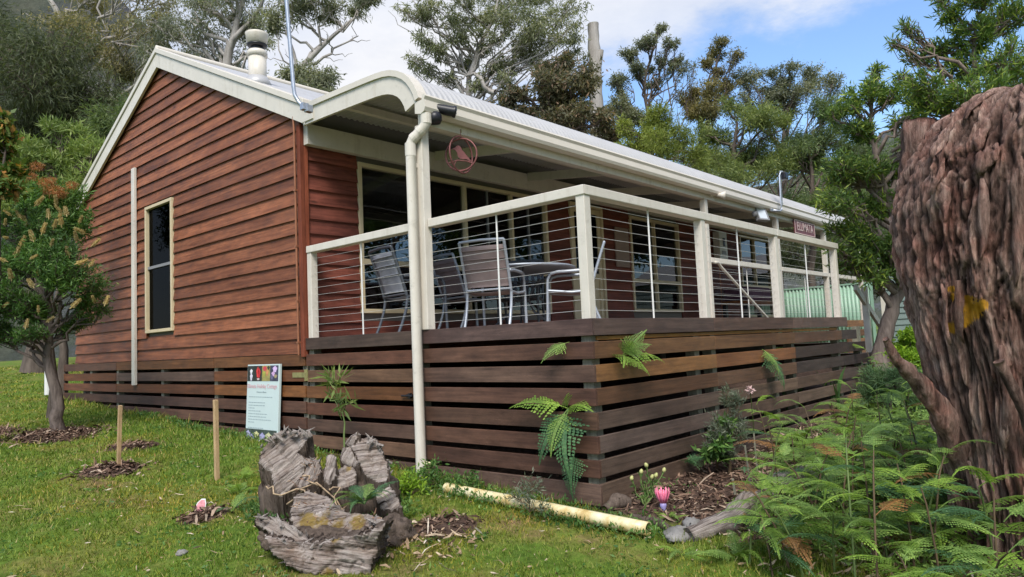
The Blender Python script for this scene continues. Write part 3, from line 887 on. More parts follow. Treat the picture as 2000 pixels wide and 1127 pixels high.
# boards on the front side; the lower rows run further to form the stair side
ends = [5.874, 6.24, 6.60, 6.96, 7.3, 7.6, 7.6, 7.6]
for k in range(8):
    z = ROW[k] - (.003 if k > 3 else 0)
    h = .125 if k < 7 else .15
    j = 1.93 if k != 6 else 3.9
    j2 = 3.92
    cuts = [-.003, j, j2 if j2 > j + .2 else 5.6, min(5.60, ends[k])]
    if k == 0: cuts = [-.003, 1.93, 3.92, ends[k]]
    else: cuts.append(ends[k])
    cs = []
    for a, b in zip(cuts, cuts[1:]):
        if b - a < .1: continue
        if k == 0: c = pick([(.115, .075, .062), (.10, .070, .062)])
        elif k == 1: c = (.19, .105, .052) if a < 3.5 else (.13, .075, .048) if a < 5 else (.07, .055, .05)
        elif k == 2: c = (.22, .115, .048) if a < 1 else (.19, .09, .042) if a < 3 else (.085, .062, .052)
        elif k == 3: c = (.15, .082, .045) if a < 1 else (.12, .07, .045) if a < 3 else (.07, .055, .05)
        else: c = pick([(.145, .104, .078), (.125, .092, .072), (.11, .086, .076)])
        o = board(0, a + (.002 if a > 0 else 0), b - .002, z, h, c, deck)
# amber flash strip glimpsed in the top gap
board(0, .06, 5.5, -.131, .030, (.34, .18, .05), deck, 'packing_strip').location = (0, .026, 0)
# treads of the stair
for k in range(1, 5):
    MB().box(5.90 + (k - 1) * .36, 5.90 + k * .36, .0, 1.15, ROW[k] - .04, ROW[k] - .003).obj('tread', M['deck_x'], deck).color = (.16, .10, .07, 1)
# posts under the deck that show in the gaps
for (x, y) in ((.05, .05), (.05, 1.93), (.05, 3.68), (1.62, .05), (1.95, .05), (3.4, .05), (3.94, .05), (5.55, .05), (6.5, .05)):
    MB().box(x - .045, x + .045, y - .045, y + .045, gzf(x, y) - .12, -.126).obj('stump_post', M['post_grey'], deck)
# balustrade
PW = .04
def rpost(x, y, zt=.955): MB().box(x - PW, x + PW, y - PW, y + PW, -.002, zt).obj('rail_post', M['cream'], deck, bevel=.005)
rposts_side = [3.685, .04]
for y in rposts_side: rpost(.04, y)
for x in (1.90, 3.675, 5.74): rpost(x, .04)
RAILH = (.925, 1.0)
mb = MB(); mb.box(-.01, .09, 1.835, 3.725, *RAILH); mb.obj('top_rail', M['cream'], deck, bevel=.006)
mb = MB(); mb.prism([(-.01, 1.73, RAILH[0]), (.09, 1.73, RAILH[0]), (.09, 1.73, RAILH[1]), (-.01, 1.73, RAILH[1])],
                    [(-.01, -.01, RAILH[0]), (.09, .09, RAILH[0]), (.09, .09, RAILH[1]), (-.01, -.01, RAILH[1])]); mb.obj('top_rail', M['cream'], deck, bevel=.006)
def xrail(a, b, y, miter=False):
    MB().prism([(a, y - .05, RAILH[0]), (a + (.1 if miter else 0), y + .05, RAILH[0]), (a + (.1 if miter else 0), y + .05, RAILH[1]), (a, y - .05, RAILH[1])],
               [(b, y - .05, RAILH[0]), (b, y + .05, RAILH[0]), (b, y + .05, RAILH[1]), (b, y - .05, RAILH[1])]).obj('top_rail', M['cream'], deck, bevel=.006)
xrail(-.008, 3.70, .04, True); xrail(3.704, 5.82, .04)
xrail(5.62, 8.28, 1.78); xrail(8.38, 10.8, 1.78); xrail(10.9, 13.15, 1.78)
ZW = [.065 + .0795 * k for k in range(11)]
def wires(p, q):
    for z in ZW:
        s = [( (p[0] + (q[0]-p[0])*t, p[1] + (q[1]-p[1])*t, z - .004 * math.sin(math.pi * t)) ) for t in (0, .25, .5, .75, 1)]
        MB().tube(s, .0019, 5).obj('wire', M['steel'], deck, True)
def rod(x, y): MB().tube([(x, y, -.003), (x, y, .926)], .008, 8).obj('steel_baluster', M['rod'], deck, True)
wires((.04, 3.65), (.04, 1.82)); wires((.04, 1.74), (.04, .08)); wires((.08, .04), (1.86, .04)); wires((1.94, .04), (3.635, .04)); wires((3.715, .04), (5.70, .04))
wires((5.615, 1.78), (8.285, 1.78)); wires((8.375, 1.78), (10.805, 1.78)); wires((10.895, 1.78), (13.15, 1.78))
rod(.04, 2.80); rod(.04, .93); rod(.97, .04); rod(2.72, .04); rod(4.68, .04); rod(6.95, 1.78); rod(9.6, 1.78)
# stair handrails
MB().tube([(5.66, 1.70, .92), (5.75, 1.70, .93), (5.85, 1.70, .86), (7.55, 1.70, .05), (7.6, 1.70, .0)], .022, 10).obj('handrail', M['cream'], deck, True)
MB().bar((6.60, .04, .43), (7.72, .04, -.13), .045, .09).obj('handrail', M['cream'], deck)
MB().box(7.0, 7.08, .0, .08, gzf(7, 0) - .05, .45).obj('stair_post', M['cream'], deck, bevel=.005)
# far landing boards
for k in range(4):
    o = MB().box(9.3, 10.75, .98, 1.02, -.17 * k - .125, -.17 * k).obj('landing_board', M['deck_x'], deck, bevel=.003); o.color = (.26, .15, .075, 1)

# ------------------------------------------------------------------ furniture on the deck
def make_chair(label, frame, sling, slats=False):
    t = thing('deck_chair', label, 'chair', group='chairs around the deck table')
    W2 = .255
    back = [(-.40, .955), (-.345, .80), (-.29, .64), (-.245, .50), (-.225, .42)]
    rear = [(-.245, .50), (-.215, .40), (-.24, .26), (-.29, .12), (-.345, .0)]
    front = [(-.26, .635), (-.1, .645), (.16, .64), (.235, .62), (.265, .56), (.275, .40), (.29, .0)]
    for s in (-1, 1):
        y = s * W2
        MB().tube([(a, y, b) for a, b in back], .0165, 8).obj('back_post', frame, t, True)
        MB().tube([(a, y, b) for a, b in rear], .0165, 8).obj('leg', frame, t, True)
        MB().tube([(a, y, b) for a, b in front[3:]], .0165, 8).obj('leg', frame, t, True)
        MB().tube([(a, y * 1.03, b) for a, b in front[:4]], .019, 8).obj('armrest', frame, t, True)
        MB().tube([(-.225, y, .41), (.0, y, .40), (.27, y, .43)], .015, 8).obj('seat_rail', frame, t, True)
    MB().tube([(-.40, -W2, .955), (-.405, 0, .965), (-.40, W2, .955)], .016, 8).obj('top_bar', frame, t, True)
    MB().tube([(.272, -W2, .42), (.272, W2, .42)], .013, 8).obj('stretcher', frame, t, True)
    MB().tube([(-.235, -W2, .44), (-.235, W2, .44)], .013, 8).obj('stretcher', frame, t, True)
    def cloth(path, name):
        ny = 7; V = []; n = len(path)
        ys = np.linspace(-W2 + .012, W2 - .012, ny)
        for (a, b) in path:
            for y in ys:
                sag = .014 * (1 - (y / W2) ** 2)
                V.append((a - sag * (.8 if name == 'backrest' else 0), y, b - sag * (0 if name == 'backrest' else 1.2)))
        F = [(i * ny + k, i * ny + k + 1, (i + 1) * ny + k + 1, (i + 1) * ny + k) for i in range(n - 1) for k in range(ny - 1)]
        o = link(name, np_mesh(name, V, F, sling, True), t)
        m = o.modifiers.new('s', 'SOLIDIFY'); m.thickness = .008
        return o
    bp = []
    if slats:
        for k in range(6):
            y = -.2 + k * .08
            MB().box(-.004, .004, y - .022, y + .022, 0, .46).obj('slat', sling, t)
            o = t.children[-1] if False else None
        for ch in [c for c in bpy.data.objects if c.parent == t and c.name.startswith('slat')]:
            ch.location = (-.26, 0, .47); ch.rotation_euler = (0, rad(-17), 0)
    else:
        for (p, q) in zip(back, back[1:]):
            for f in (0, .34, .67): bp.append((p[0] + (q[0] - p[0]) * f, p[1] + (q[1] - p[1]) * f))
        bp.append((-.24, .47))
        # three stitched seams stand proud of the sling
        b = cloth([p for p in bp if p[1] < .945 and p[1] > .465], 'backrest')
        for zz in (.86, .765, .66):
            xx = np.interp(zz, [p[1] for p in back[::-1]], [p[0] for p in back[::-1]])
            MB().tube([(xx - .008, -W2 + .01, zz), (xx - .02, 0, zz), (xx - .008, W2 - .01, zz)], .0055, 6).obj('seam', sling, b, True)
    cloth([(-.22, .425), (-.1, .405), (.05, .405), (.2, .425), (.265, .435)], 'seat')
    return t
def put(o, x, y, rz):
    o.location = (x, y, .0); o.rotation_euler = (0, 0, rz); return o
c3 = put(make_chair('silver framed chair turning its padded mauve back to the balustrade', M['alu'], M['sling']), 1.53, 2.36, math.atan2(.40, .92))
c2 = put(copy_tree(c3), 2.05, 3.30, rad(-10)); c2['label'] = 'silver framed sling chair side on just right of the downpipe post'
c5 = put(copy_tree(c3), 2.43, 1.98, math.atan2(.80, -.60)); c5['label'] = 'silver framed chair edge on just right of the deck corner post'
c1 = put(make_chair('dark framed chair with grey sling left of the downpipe on the deck', M['darktube'], M['sling_grey']), 1.02, 3.18, rad(-10))
c4 = put(make_chair('dark slatted back chair on the far side of the round table', M['darktube'], M['darktube'], True), 2.72, 3.02, rad(212))
tb = thing('patio_table', 'round glass topped patio table with dark curved legs among the deck chairs', 'table', (2.20, 2.56, 0))
MB().lathe([(.58, .715), (.65, .712), (.665, .72), (.665, .735), (.65, .742), (.58, .742)], sides=48).obj('rim', M['alu'], tb, True)
MB().lathe([(.0, .722), (.59, .722), (.59, .734), (.0, .734)], sides=40).obj('table_top', M['sling_grey'], tb)
for k in range(4):
    a = rad(45 + 90 * k); c, s = math.cos(a), math.sin(a)
    MB().tube([(r * c, r * s, z) for r, z in ((.50, .71), (.33, .64), (.14, .50), (.08, .36), (.14, .22), (.34, .06), (.44, .0))], .013, 8).obj('leg', M['darktube'], tb, True)
for r, z in ((.09, .36), (.22, .57)):
    MB().tube([(r * math.cos(a), r * math.sin(a), z) for a in np.linspace(0, 2 * math.pi, 25)], .009, 6, cap=False).obj('leg_ring', M['darktube'], tb, True)

# inside the rooms, seen through the glass
ch = thing('wooden_chest', 'orange brown wooden chest behind the lower left pane of the big window', 'chest', (1.0, 4.15, 0))
MB().box(-.20, .22, -.18, .18, .02, .62).obj('carcass', M['chip_wood'], ch, bevel=.006)
MB().box(-.22, .24, -.2, .2, .62, .65).obj('lid', M['chip_wood'], ch, bevel=.006)
MB().box(-.16, -.04, -.186, -.181, .42, .54).obj('paper_label', M['white'], ch)
dt = thing('dining_table', 'wooden dining table inside the room behind the big window', 'table', (2.6, 4.75, 0))
MB().box(-.8, .8, -.42, .42, .70, .74).obj('table_top', M['chip_wood'], dt, bevel=.005)
for sx in (-1, 1):
    for sy in (-1, 1): MB().box(sx * .74 - .035, sx * .74 + .035, sy * .36 - .035, sy * .36 + .035, 0, .70).obj('leg', M['chip_wood'], dt)
def dining_chair(x, y, rz, label):
    t = thing('dining_chair', label, 'chair', (x, y, 0), rz, 'wooden chairs inside the room')
    MB().box(-.2, .2, -.2, .2, .42, .45).obj('seat', M['chip_wood'], t, bevel=.005)
    for sx in (-1, 1):
        for sy in (-1, 1): MB().box(sx * .17 - .02, sx * .17 + .02, sy * .17 - .02, sy * .17 + .02, 0, .95 if sx < 0 else .42).obj('leg', M['chip_wood'], t)
    for z in (.62, .75, .88): MB().box(-.182, -.158, -.15, .15, z, z + .05).obj('back_slat', M['chip_wood'], t)
    return t
dining_chair(2.1, 4.2, rad(90), 'ladder back wooden chair inside the big window, left one of two at the dining table')
dining_chair(3.1, 4.2, rad(90), 'ladder back wooden chair inside the big window, right one of two at the dining table')
bd = thing('bed', 'bed with pale blue bedding and round cushion behind the middle window', 'bed', (7.05, 4.35, 0))
MB().box(-.35, .42, -.2, 1.4, .1, .45).obj('mattress', M['cushion'], bd, bevel=.05)
MB().box(-.30, .40, -.22, .1, .46, .76).obj('pillow', M['cushion'], bd, bevel=.08)
MB().lathe([(.0, .76), (.13, .79), (.17, .85), (.13, .91), (0, .93)], (-.08, -.08, 0), 20).obj('round_cushion', M['cushion'], bd, True)

# wall and eave fittings
sp = thing('wind_spinner', 'rusty red ring wind spinner with a perched bird hanging under the verandah beam', 'wind spinner', (.42, 1.70, 1.66))
def ring(r, rz, name, tilt=0):
    o = MB().tube([(r * math.cos(a), 0, r * math.sin(a)) for a in np.linspace(0, 2 * math.pi, 41)], .009, 6, cap=False).obj(name, M['rust'], sp, True)
    o.rotation_euler = (0, tilt, rz); return o
ring(.175, rad(8), 'outer_ring', .1); ring(.155, rad(-62), 'inner_ring', -.05)
MB().tube([(0, 0, .165), (0, 0, .25)], .003, 5).obj('hanging_line', M['rust'], sp)
MB().tube([(.012, 0, .215), (.012, 0, .25)], .005, 6).obj('hook', M['brass'], sp)
# bird silhouette cut from plate with its branch
bird = [(-.095, .035), (-.062, .05), (-.045, .07), (-.018, .075), (.0, .055), (.012, .028), (.035, .005), (.062, -.03), (.10, -.075), (.082, -.08), (.05, -.055), (.022, -.058), (-.012, -.055), (-.035, -.03), (-.04, .005), (-.058, .028)]
o = MB().prism([(a, -.003, b + .015) for a, b in bird], [(a, .003, b + .015) for a, b in bird]).obj('bird', M['rust'], sp); o.rotation_euler = (0, 0, rad(-30))
o = MB().tube([(-.13, 0, -.09), (-.04, 0, -.055), (.05, 0, -.06), (.12, 0, -.085)], .006, 6).obj('branch', M['rust'], sp, True); o.rotation_euler = (0, 0, rad(-30))
o = MB().tube([(-.05, 0, -.06), (-.075, 0, -.11), (-.07, 0, -.14)], .005, 6).obj('branch', M['rust'], sp, True); o.rotation_euler = (0, 0, rad(-30))

sl = thing('security_light', 'black security light with a ribbed lamp head on the gutter corner beside the downpipe', 'light', (.06, 1.66, 1.96))
MB().lathe([(.0, -.055), (.05, -.05), (.066, -.02), (.066, .02), (.05, .05), (.0, .055)], (0, 0, -.03), 20).obj('sensor_ball', M['black'], sl, True)
h = MB().lathe([(.030, -.10), (.045, -.08), (.048, .07), (.055, .08), (.055, .10)], (0, 0, 0), 20).obj('lamp_head', M['black'], sl, True)
h.location = (.09, -.045, .055); h.rotation_euler = Vector((.80, -.58, -.16)).to_track_quat('Z', 'Y').to_euler()
MB().lathe([(.0, .1005), (.047, .1005), (.04, .104), (0, .106)], (0, 0, 0), 20).obj('lens', M['lens'], h)
for k in range(3):
    MB().lathe([(.008, .106), (.008, .109)], (.02 * math.cos(k * 2.1), .02 * math.sin(k * 2.1), 0), 8).obj('led', M['black'], h)
MB().tube([(0, 0, .0), (.05, -.015, .04)], .02, 8).obj('arm', M['black'], sl, True)

fd = thing('flood_light', 'square grey floodlight tilted under the beam next to the third verandah post', 'light', (7.5, 1.71, 1.84))
o = MB().box(-.13, .13, -.04, .03, -.12, .12).obj('housing', M['grey_plastic'], fd, bevel=.01); o.rotation_euler = (rad(-20), 0, rad(-15))
frm = MB(); frame_ring(frm, -.135, .135, -.125, .125, -.055, -.04, .025, 0); o2 = frm.obj('front_frame', M['grey_plastic'], fd); o2.rotation_euler = (rad(-20), 0, rad(-15))
o3 = MB().box(-.105, .105, -.05, -.042, -.095, .095).obj('lens', M['lens'], fd); o3.rotation_euler = (rad(-20), 0, rad(-15))
MB().tube([(-.15, .03, .0), (-.15, .05, .08), (0, .06, .1)], .012, 6).obj('bracket', M['galv'], fd)
MB().lathe([(0, -.05), (.045, -.04), (.045, .04), (0, .05)], (-.18, .02, 0), 14).obj('motion_sensor', M['grey_plastic'], fd, True)

ss = thing('eave_spotlight', 'small cream spotlight clipped under the gutter above the second rail post', 'light', (5.75, 1.70, 1.96))
MB().box(-.08, .02, .0, .03, -.03, .03).obj('mount', M['cream'], ss, bevel=.004)
o = MB().lathe([(.03, 0), (.035, .05), (.07, .13), (.06, .13)], (0, 0, 0), 16).obj('shade', M['cream'], ss, True); o.location = (.05, -.03, .0); o.rotation_euler = (rad(100), 0, rad(25))
o = MB().lathe([(.0, .1), (.05, .105), (.05, .11), (0, .115)], (0, 0, 0), 14).obj('bulb', M['frame'], ss); o.location = (.05, -.03, .0); o.rotation_euler = (rad(100), 0, rad(25))

cm_ = thing('mast_sensor', 'small dark sensor box on a bent grey conduit rising above the verandah gutter', 'sensor', (7.95, 1.60, 1.95))
MB().tube([(-.10, .12, .02), (-.10, -.03, -.02), (-.02, -.07, -.03), (.06, -.07, .02), (.08, -.07, .10), (.10, -.07, .62), (.13, -.07, .69), (.22, -.07, .70)], .021, 10).obj('conduit', M['galv'], cm_, True)
MB().box(-.2, .0, .0, .03, -.03, .01).obj('bracket', M['galv'], cm_)
MB().box(.19, .36, -.13, -.02, .57, .70).obj('housing', M['black'], cm_, bevel=.02)
MB().tube([(.28, -.07, .7), (.3, -.1, .74), (.62, -.2, .76)], .004, 5).obj('cable', M['black'], cm_)

sg = thing('name_sign', 'plum coloured hanging board reading ELLIMATA under the verandah beam', 'sign', (9.56, 1.70, 1.80))
MB().box(-.53, .53, -.012, .012, -.14, .125).obj('board', M['signred'], sg, bevel=.006)
frm = MB(); frame_ring(frm, -.53, .53, -.14, .125, -.017, -.012, .018, 0); frm.obj('border', M['signtext'], sg)
def text(s, size, loc, mat, parent, rot, align='CENTER', ext=.002, name='lettering', xs=1, off=0.0):
    cu = bpy.data.curves.new(name, 'FONT'); cu.body = s; cu.size = size; cu.align_x = align; cu.align_y = 'CENTER'; cu.extrude = ext
    cu.materials.append(mat); cu.offset = off
    tmp = bpy.data.objects.new('tmp', cu); COL.objects.link(tmp)
    bpy.context.view_layer.update()
    me = bpy.data.meshes.new_from_object(tmp.evaluated_get(bpy.context.evaluated_depsgraph_get()))
    bpy.data.objects.remove(tmp); me.materials.clear(); me.materials.append(mat)
    o = link(name, me, parent); o.location = loc; o.rotation_euler = rot; o.scale = (xs, 1, 1); return o
text('ELLIMATA', .23, (0, -.016, .0), M['signtext'], sg, (rad(90), 0, 0), xs=.84, off=.002)
for x in (-.42, .42): MB().tube([(x, 0, .12), (x, .02, .2)], .004, 5).obj('hanger', M['galv'], sg)

ht = thing('gas_heater', 'white instant gas heater with dark flue slot on the wall between the two far windows', 'heater', (10.1, FY - .04, 1.75))
MB().box(-.19, .19, -.15, .0, -.31, .30).obj('casing', M['white'], ht, bevel=.015)
MB().box(-.03, .07, -.16, -.151, -.02, .16).obj('flue_slot', M['black'], ht, bevel=.01)
MB().box(-.10, .10, -.157, -.151, -.20, -.12).obj('control_panel', M['grey_plastic'], ht)
MB().tube([(-.08, -.06, -.31), (-.08, -.06, -1.7)], .012, 6).obj('supply_pipe', M['copper'], ht)

bb = thing('sideboard', 'low dark wooden sideboard under a purple cloth at the far end of the verandah', 'sideboard', (10.5, 3.2, 0))
MB().box(-.9, .95, -.25, .3, .45, .52).obj('top', M['chip_wood'], bb, bevel=.006)
for x in (-.85, .88):
    for y in (-.2, .25): MB().box(x - .04, x + .04, y - .04, y + .04, 0, .45).obj('leg', M['black'], bb)
M['cloth'] = paint('purple_cloth', (0.10, 0.05, 0.085), 0.9, 0.25, 8)
MB().box(-.85, .35, -.262, .28, .522, .80).obj('cloth_cover', M['cloth'], bb, bevel=.05)

# poster board leaning on the boards
ps = thing('info_board', 'pale blue welcome board with flower photographs leaning on the dark base boards', 'sign', (-.10, 4.55, -.70))
ps.rotation_euler = (rad(-3), 0, rad(-90))
# local x runs to the right in the photograph, y into the wall
MB().box(-.355, .355, .0, .03, -.46, .435).obj('board', M['pale_poster'], ps, bevel=.003)
def petal_panel(x0, x1, z0, z1, bgc, blobs):
    m = paint('photo_ground', bgc, 0.35, 0.5, 14, bumpy=0)
    p = MB().box(x0, x1, -.003, -.0005, z0, z1).obj('flower_photo', m, ps)
    for (cx, cz, rx, rz_, c) in blobs:
        mm = M.setdefault(('petal', c), paint('photo_petal', c, 0.4, 0.3, 30, bumpy=0))
        pts = [(x0 + (x1 - x0) * cx + (x1 - x0) * rx * math.cos(a) * (1 + .25 * math.sin(3 * a)), z0 + (z1 - z0) * cz + (z1 - z0) * rz_ * math.sin(a) * (1 + .2 * math.sin(5 * a))) for a in np.linspace(0, 2 * math.pi, 14)[:-1]]
        MB().prism([(a, -.0048, b) for a, b in pts], [(a, -.0032, b) for a, b in pts]).obj('petal', mm, p)
zt0, zt1 = .245, .42
petal_panel(-.345, -.175, zt0, zt1, (.015, .02, .018), [(.5, .62, .16, .16, (.75, .72, .75)), (.52, .25, .16, .24, (.62, .58, .68))])
petal_panel(-.172, -.02, zt0, zt1, (.02, .022, .018), [(.4, .55, .2, .34, (.62, .03, .03)), (.62, .5, .18, .3, (.5, .02, .03)), (.5, .12, .2, .07, (.6, .45, .45))])
petal_panel(-.017, .16, zt0, zt1, (.30, .26, .08), [(.35, .8, .24, .16, (.55, .06, .08)), (.65, .55, .16, .22, (.55, .25, .10)), (.25, .45, .16, .2, (.35, .35, .06)), (.8, .85, .14, .12, (.03, .04, .03))])
petal_panel(.163, .335, zt0, zt1, (.05, .05, .09), [(.6, .75, .26, .2, (.62, .45, .72)), (.4, .45, .2, .16, (.6, .38, .62)), (.7, .3, .18, .12, (.35, .28, .15)), (.25, .25, .16, .16, (.12, .11, .2))])
petal_panel(-.345, .335, -.455, -.30, (.05, .07, .06), [(.08, .55, .07, .3, (.42, .40, .62)), (.22, .35, .08, .3, (.35, .33, .60)), (.36, .6, .08, .22, (.62, .60, .30)), (.55, .45, .08, .3, (.40, .38, .62)), (.75, .5, .09, .3, (.55, .55, .32)), (.15, .2, .05, .14, (.62, .6, .66)), (.45, .2, .06, .16, (.6, .58, .64))])
text('Ellimata Holiday Cottage', .066, (-.015, -.002, .185), M['pinkink'], ps, (rad(90), 0, 0), ext=.0008)
text('Welcome to Ellimata', .026, (-.02, -.002, .12), M['ink'], ps, (rad(90), 0, 0), ext=.0005)
rr = np.random.default_rng(5)
zl = .065
for wdt in (.52, 0, .35, .34, .14, .28, .40, .40, .48, .10, 0, .32, .24):
    if wdt:
        mb = MB(); x = -.30
        while x < -.30 + wdt:
            l = rr.uniform(.014, .05); mb.box(x, x + l, -.0022, -.0006, zl - .005, zl + .004); x += l + .011
        mb.obj('text_line', M['ink'], ps)
    zl -= .032
# ------------------------------------------------------------------ plants: helpers
def ground_at(px, py):
    """where the sight line through this point of the photograph meets the ground"""
    d = pix_dir(px, py) / 1387.0
    t = .6
    while t < 120:
        p = CAM + d * t
        if p[2] <= gzf(p[0], p[1]): return np.array([p[0], p[1], gzf(p[0], p[1])])
        t *= 1.003
    return p

def leaves(rng, P, D, L, Wd, fold=0.0):
    P = np.asarray(P, float); D = unit(D); n = len(P)
    R = rng.normal(size=(n, 3)); S = unit(np.cross(D, R))
    L = np.broadcast_to(np.asarray(L, float), (n,))[:, None]; Wd = np.broadcast_to(np.asarray(Wd, float), (n,))[:, None]
    mid = P + D * L * .42
    V = np.stack([P, mid + S * Wd * .5, P + D * L, mid - S * Wd * .5], 1).reshape(-1, 3)
    F = (np.arange(n)[:, None] * 4 + np.arange(4)[None])
    return V, F

def curve_pts(rng, a, b, n=6, wob=.08, sag=0.0):
    a = np.asarray(a, float); b = np.asarray(b, float)
    t = np.linspace(0, 1, n)[:, None]
    L = np.linalg.norm(b - a)
    off = rng.normal(0, wob * L, (n, 3)); off[0] = 0; off[-1] = 0
    off = off * np.sin(t * math.pi)
    p = a + (b - a) * t + off
    p[:, 2] += sag * L * np.sin(t[:, 0] * math.pi)
    return p

def tree(name, label, cat, spine, r0, clumps, nleaf, leaf, mats, seed, droop=0.0, up=0.0, r1=.25, twig=14, cluster=.28,
         group=None, sides=7, lim_r=.32, bare=(), split=1, steep=.75):
    """spine: points of the trunk; clumps: (centre, (rx, ry, rz)); leaf: (length, width)"""
    rng = np.random.default_rng(seed)
    base = np.asarray(spine[0], float)
    t = thing(name, label, cat, base, group=group)
    sp = [np.asarray(p, float) - base for p in spine]
    # resample the spine
    P = []
    for a, b in zip(sp, sp[1:]): P += list(curve_pts(rng, a, b, 5, .02)[:-1])
    P.append(sp[-1]); P = np.array(P)
    rr = r0 * np.linspace(1, r1, len(P)); rr[0] *= 1.35
    tubes = [tube_np(P, rr, 10)]
    LP, LD = [], []
    cl = [(np.asarray(c, float) - base, np.asarray(r, float)) for c, r in clumps]
    if split > 1:
        c2 = []
        for c, r in cl:
            for j in range(split):
                q = rng.normal(size=3); q /= np.linalg.norm(q) + 1e-9
                c2.append((c + q * r * rng.uniform(.35, .95), r * rng.uniform(.42, .72)))
        cl = c2
    vol = np.array([np.prod(r) ** .67 for _, r in cl]); vol = vol / vol.sum()
    for (c, r), w in zip(cl, vol):
        hz = np.linalg.norm(P[:, :2] - c[:2], axis=1)
        cost = np.abs(P[:, 2] - (c[2] - steep * hz - .3 * r[2])) + .3 * hz
        k = int(np.argmin(cost)); k = max(1, min(k, len(P) - 1))
        br = curve_pts(rng, P[k], c - np.array([0, 0, r[2] * .4]), 8, .07, .04 if up >= 0 else 0)
        ra = min(rr[k] * .8, r0 * lim_r)
        tubes.append(tube_np(br, np.linspace(ra, max(.006, ra * .3), 8), sides))
        nt = max(4, int(twig * max(1, w * len(cl))))
        n = int(nleaf * w / nt) + 1
        for j in range(nt):
            q = rng.normal(size=3); q /= np.linalg.norm(q); q *= rng.uniform(.35, 1.0) ** .5
            e = c + q * r
            s = br[rng.integers(3, 8)]
            tw = curve_pts(rng, s, e, 5, .09)
            tubes.append(tube_np(tw, np.linspace(ra * .28, max(.003, ra * .06), 5), 4))
            sig = cluster * r.mean()
            f = rng.random((n, 1)) ** .6
            pts = s + (e - s) * (.45 + .6 * f) + rng.normal(0, 1, (n, 3)) * sig * (.35 + .65 * f) * np.array([1, 1, .75])
            d = rng.normal(size=(n, 3)) * .75 + unit(q[None]) * .5
            d[:, 2] += up - droop
            LP.append(pts); LD.append(d)
    for (a, b, ra) in bare:
        br = curve_pts(rng, np.asarray(a) - base, np.asarray(b) - base, 9, .06)
        tubes.append(tube_np(br, np.linspace(ra, ra * .25, 9), 6))
        for j in range(5):
            k = rng.integers(3, 8); dd = br[-1] - br[0]
            e = br[k] + unit(dd + rng.normal(0, .6, 3) * np.linalg.norm(dd)) * np.linalg.norm(dd) * rng.uniform(.2, .4)
            tubes.append(tube_np(curve_pts(rng, br[k], e, 6, .08), np.linspace(ra * .4, ra * .1, 6), 4))
    V, F = merge(tubes)
    link('trunk', np_mesh('trunk', V, F, mats[1], True), t)
    if LP:
        LP = np.concatenate(LP); LD = np.concatenate(LD); n = len(LP)
        V, F = leaves(rng, LP, LD, leaf[0] * rng.uniform(.6, 1.25, n), leaf[1] * rng.uniform(.7, 1.2, n))
        link('crown', np_mesh('crown', V, F, mats[0]), t)
    return t

def pc(d, lst, seed=0, dz=.5):
    """clumps given as (x, y, rx, ry) in the photograph at about d metres, spread in depth"""
    r = random.Random(seed); out = []
    for (x, y, rx, ry) in lst:
        s = d / 1387.0
        dd = d + r.uniform(-1, 1) * rx * s * dz * 2
        s2 = dd / 1387.0
        out.append((at(x, y, dd), (rx * s2, rx * s2, ry * s2)))
    return out
def foot(px, d, z=None):
    p = at(px, 700, d); p[2] = gzf(p[0], p[1]) if z is None else z
    return p

GUM = leaf_mat('gum_leaf', (0.1282, 0.1477, 0.0778), (0.2451, 0.2645, 0.1481), (0.4463, 0.4269, 0.2911), .38, .5)
GUM2 = leaf_mat('gum_leaf_grey', (0.1264, 0.1451, 0.0994), (0.2289, 0.2455, 0.1708), (0.3875, 0.3771, 0.2838), .38, .5)
GUM_OL = leaf_mat('gum_leaf_olive', (0.118, 0.1103, 0.0528), (0.2187, 0.1954, 0.0914), (0.3692, 0.307, 0.1518), .38, .5)
RED = leaf_mat('reddish_leaf', (0.0778, 0.0844, 0.0508), (0.156, 0.1443, 0.0903), (0.3077, 0.1984, 0.148), .38, .5)
DARK = leaf_mat('dark_needle', (0.0439, 0.0558, 0.0301), (0.0853, 0.1051, 0.0527), (0.1414, 0.1562, 0.082), .38, .4)
WATTLE = leaf_mat('wattle_leaf', (0.0979, 0.1381, 0.0498), (0.1852, 0.2333, 0.0727), (0.3151, 0.3473, 0.1143), .38, .5)
WATTLE_B = leaf_mat('bright_wattle_leaf', (0.1063, 0.1438, 0.0275), (0.1875, 0.2313, 0.0375), (0.3, 0.325, 0.075), .3, .5)
WATTLE_D = leaf_mat('deep_wattle_leaf', (0.074, 0.1122, 0.0495), (0.1443, 0.1964, 0.0765), (0.2293, 0.2814, 0.1075), .38, .5)
LANCE = leaf_mat('lance_leaf', (0.0728, 0.1378, 0.0356), (0.1378, 0.2188, 0.0518), (0.4374, 0.5184, 0.0972), .35, 1.0)
BOTTLE = leaf_mat('bottlebrush_leaf', (0.05, 0.12, 0.03), (0.1, 0.2, 0.045), (0.18, 0.28, 0.075), .3, 1.5)
LONGL = leaf_mat('long_pale_leaf', (0.121, 0.187, 0.0495), (0.209, 0.275, 0.077), (0.341, 0.396, 0.154), .35, 1.2)
BROAD = leaf_mat('broad_turning_leaf', (0.06, 0.12, 0.025), (0.12, 0.18, 0.035), (0.50, 0.22, 0.07), .35, 2)
LIME = leaf_mat('lime_leaf', (0.14, 0.27, 0.02), (0.25, 0.40, 0.03), (0.36, 0.50, 0.06), .35, 2)
BLUEG = leaf_mat('blue_green_needle', (0.054, 0.114, 0.054), (0.102, 0.18, 0.084), (0.168, 0.24, 0.12), .3, 2)
GREYL = leaf_mat('grey_green_leaf', (0.09, 0.115, 0.085), (0.15, 0.18, 0.13), (0.24, 0.26, 0.20), .3, 2)
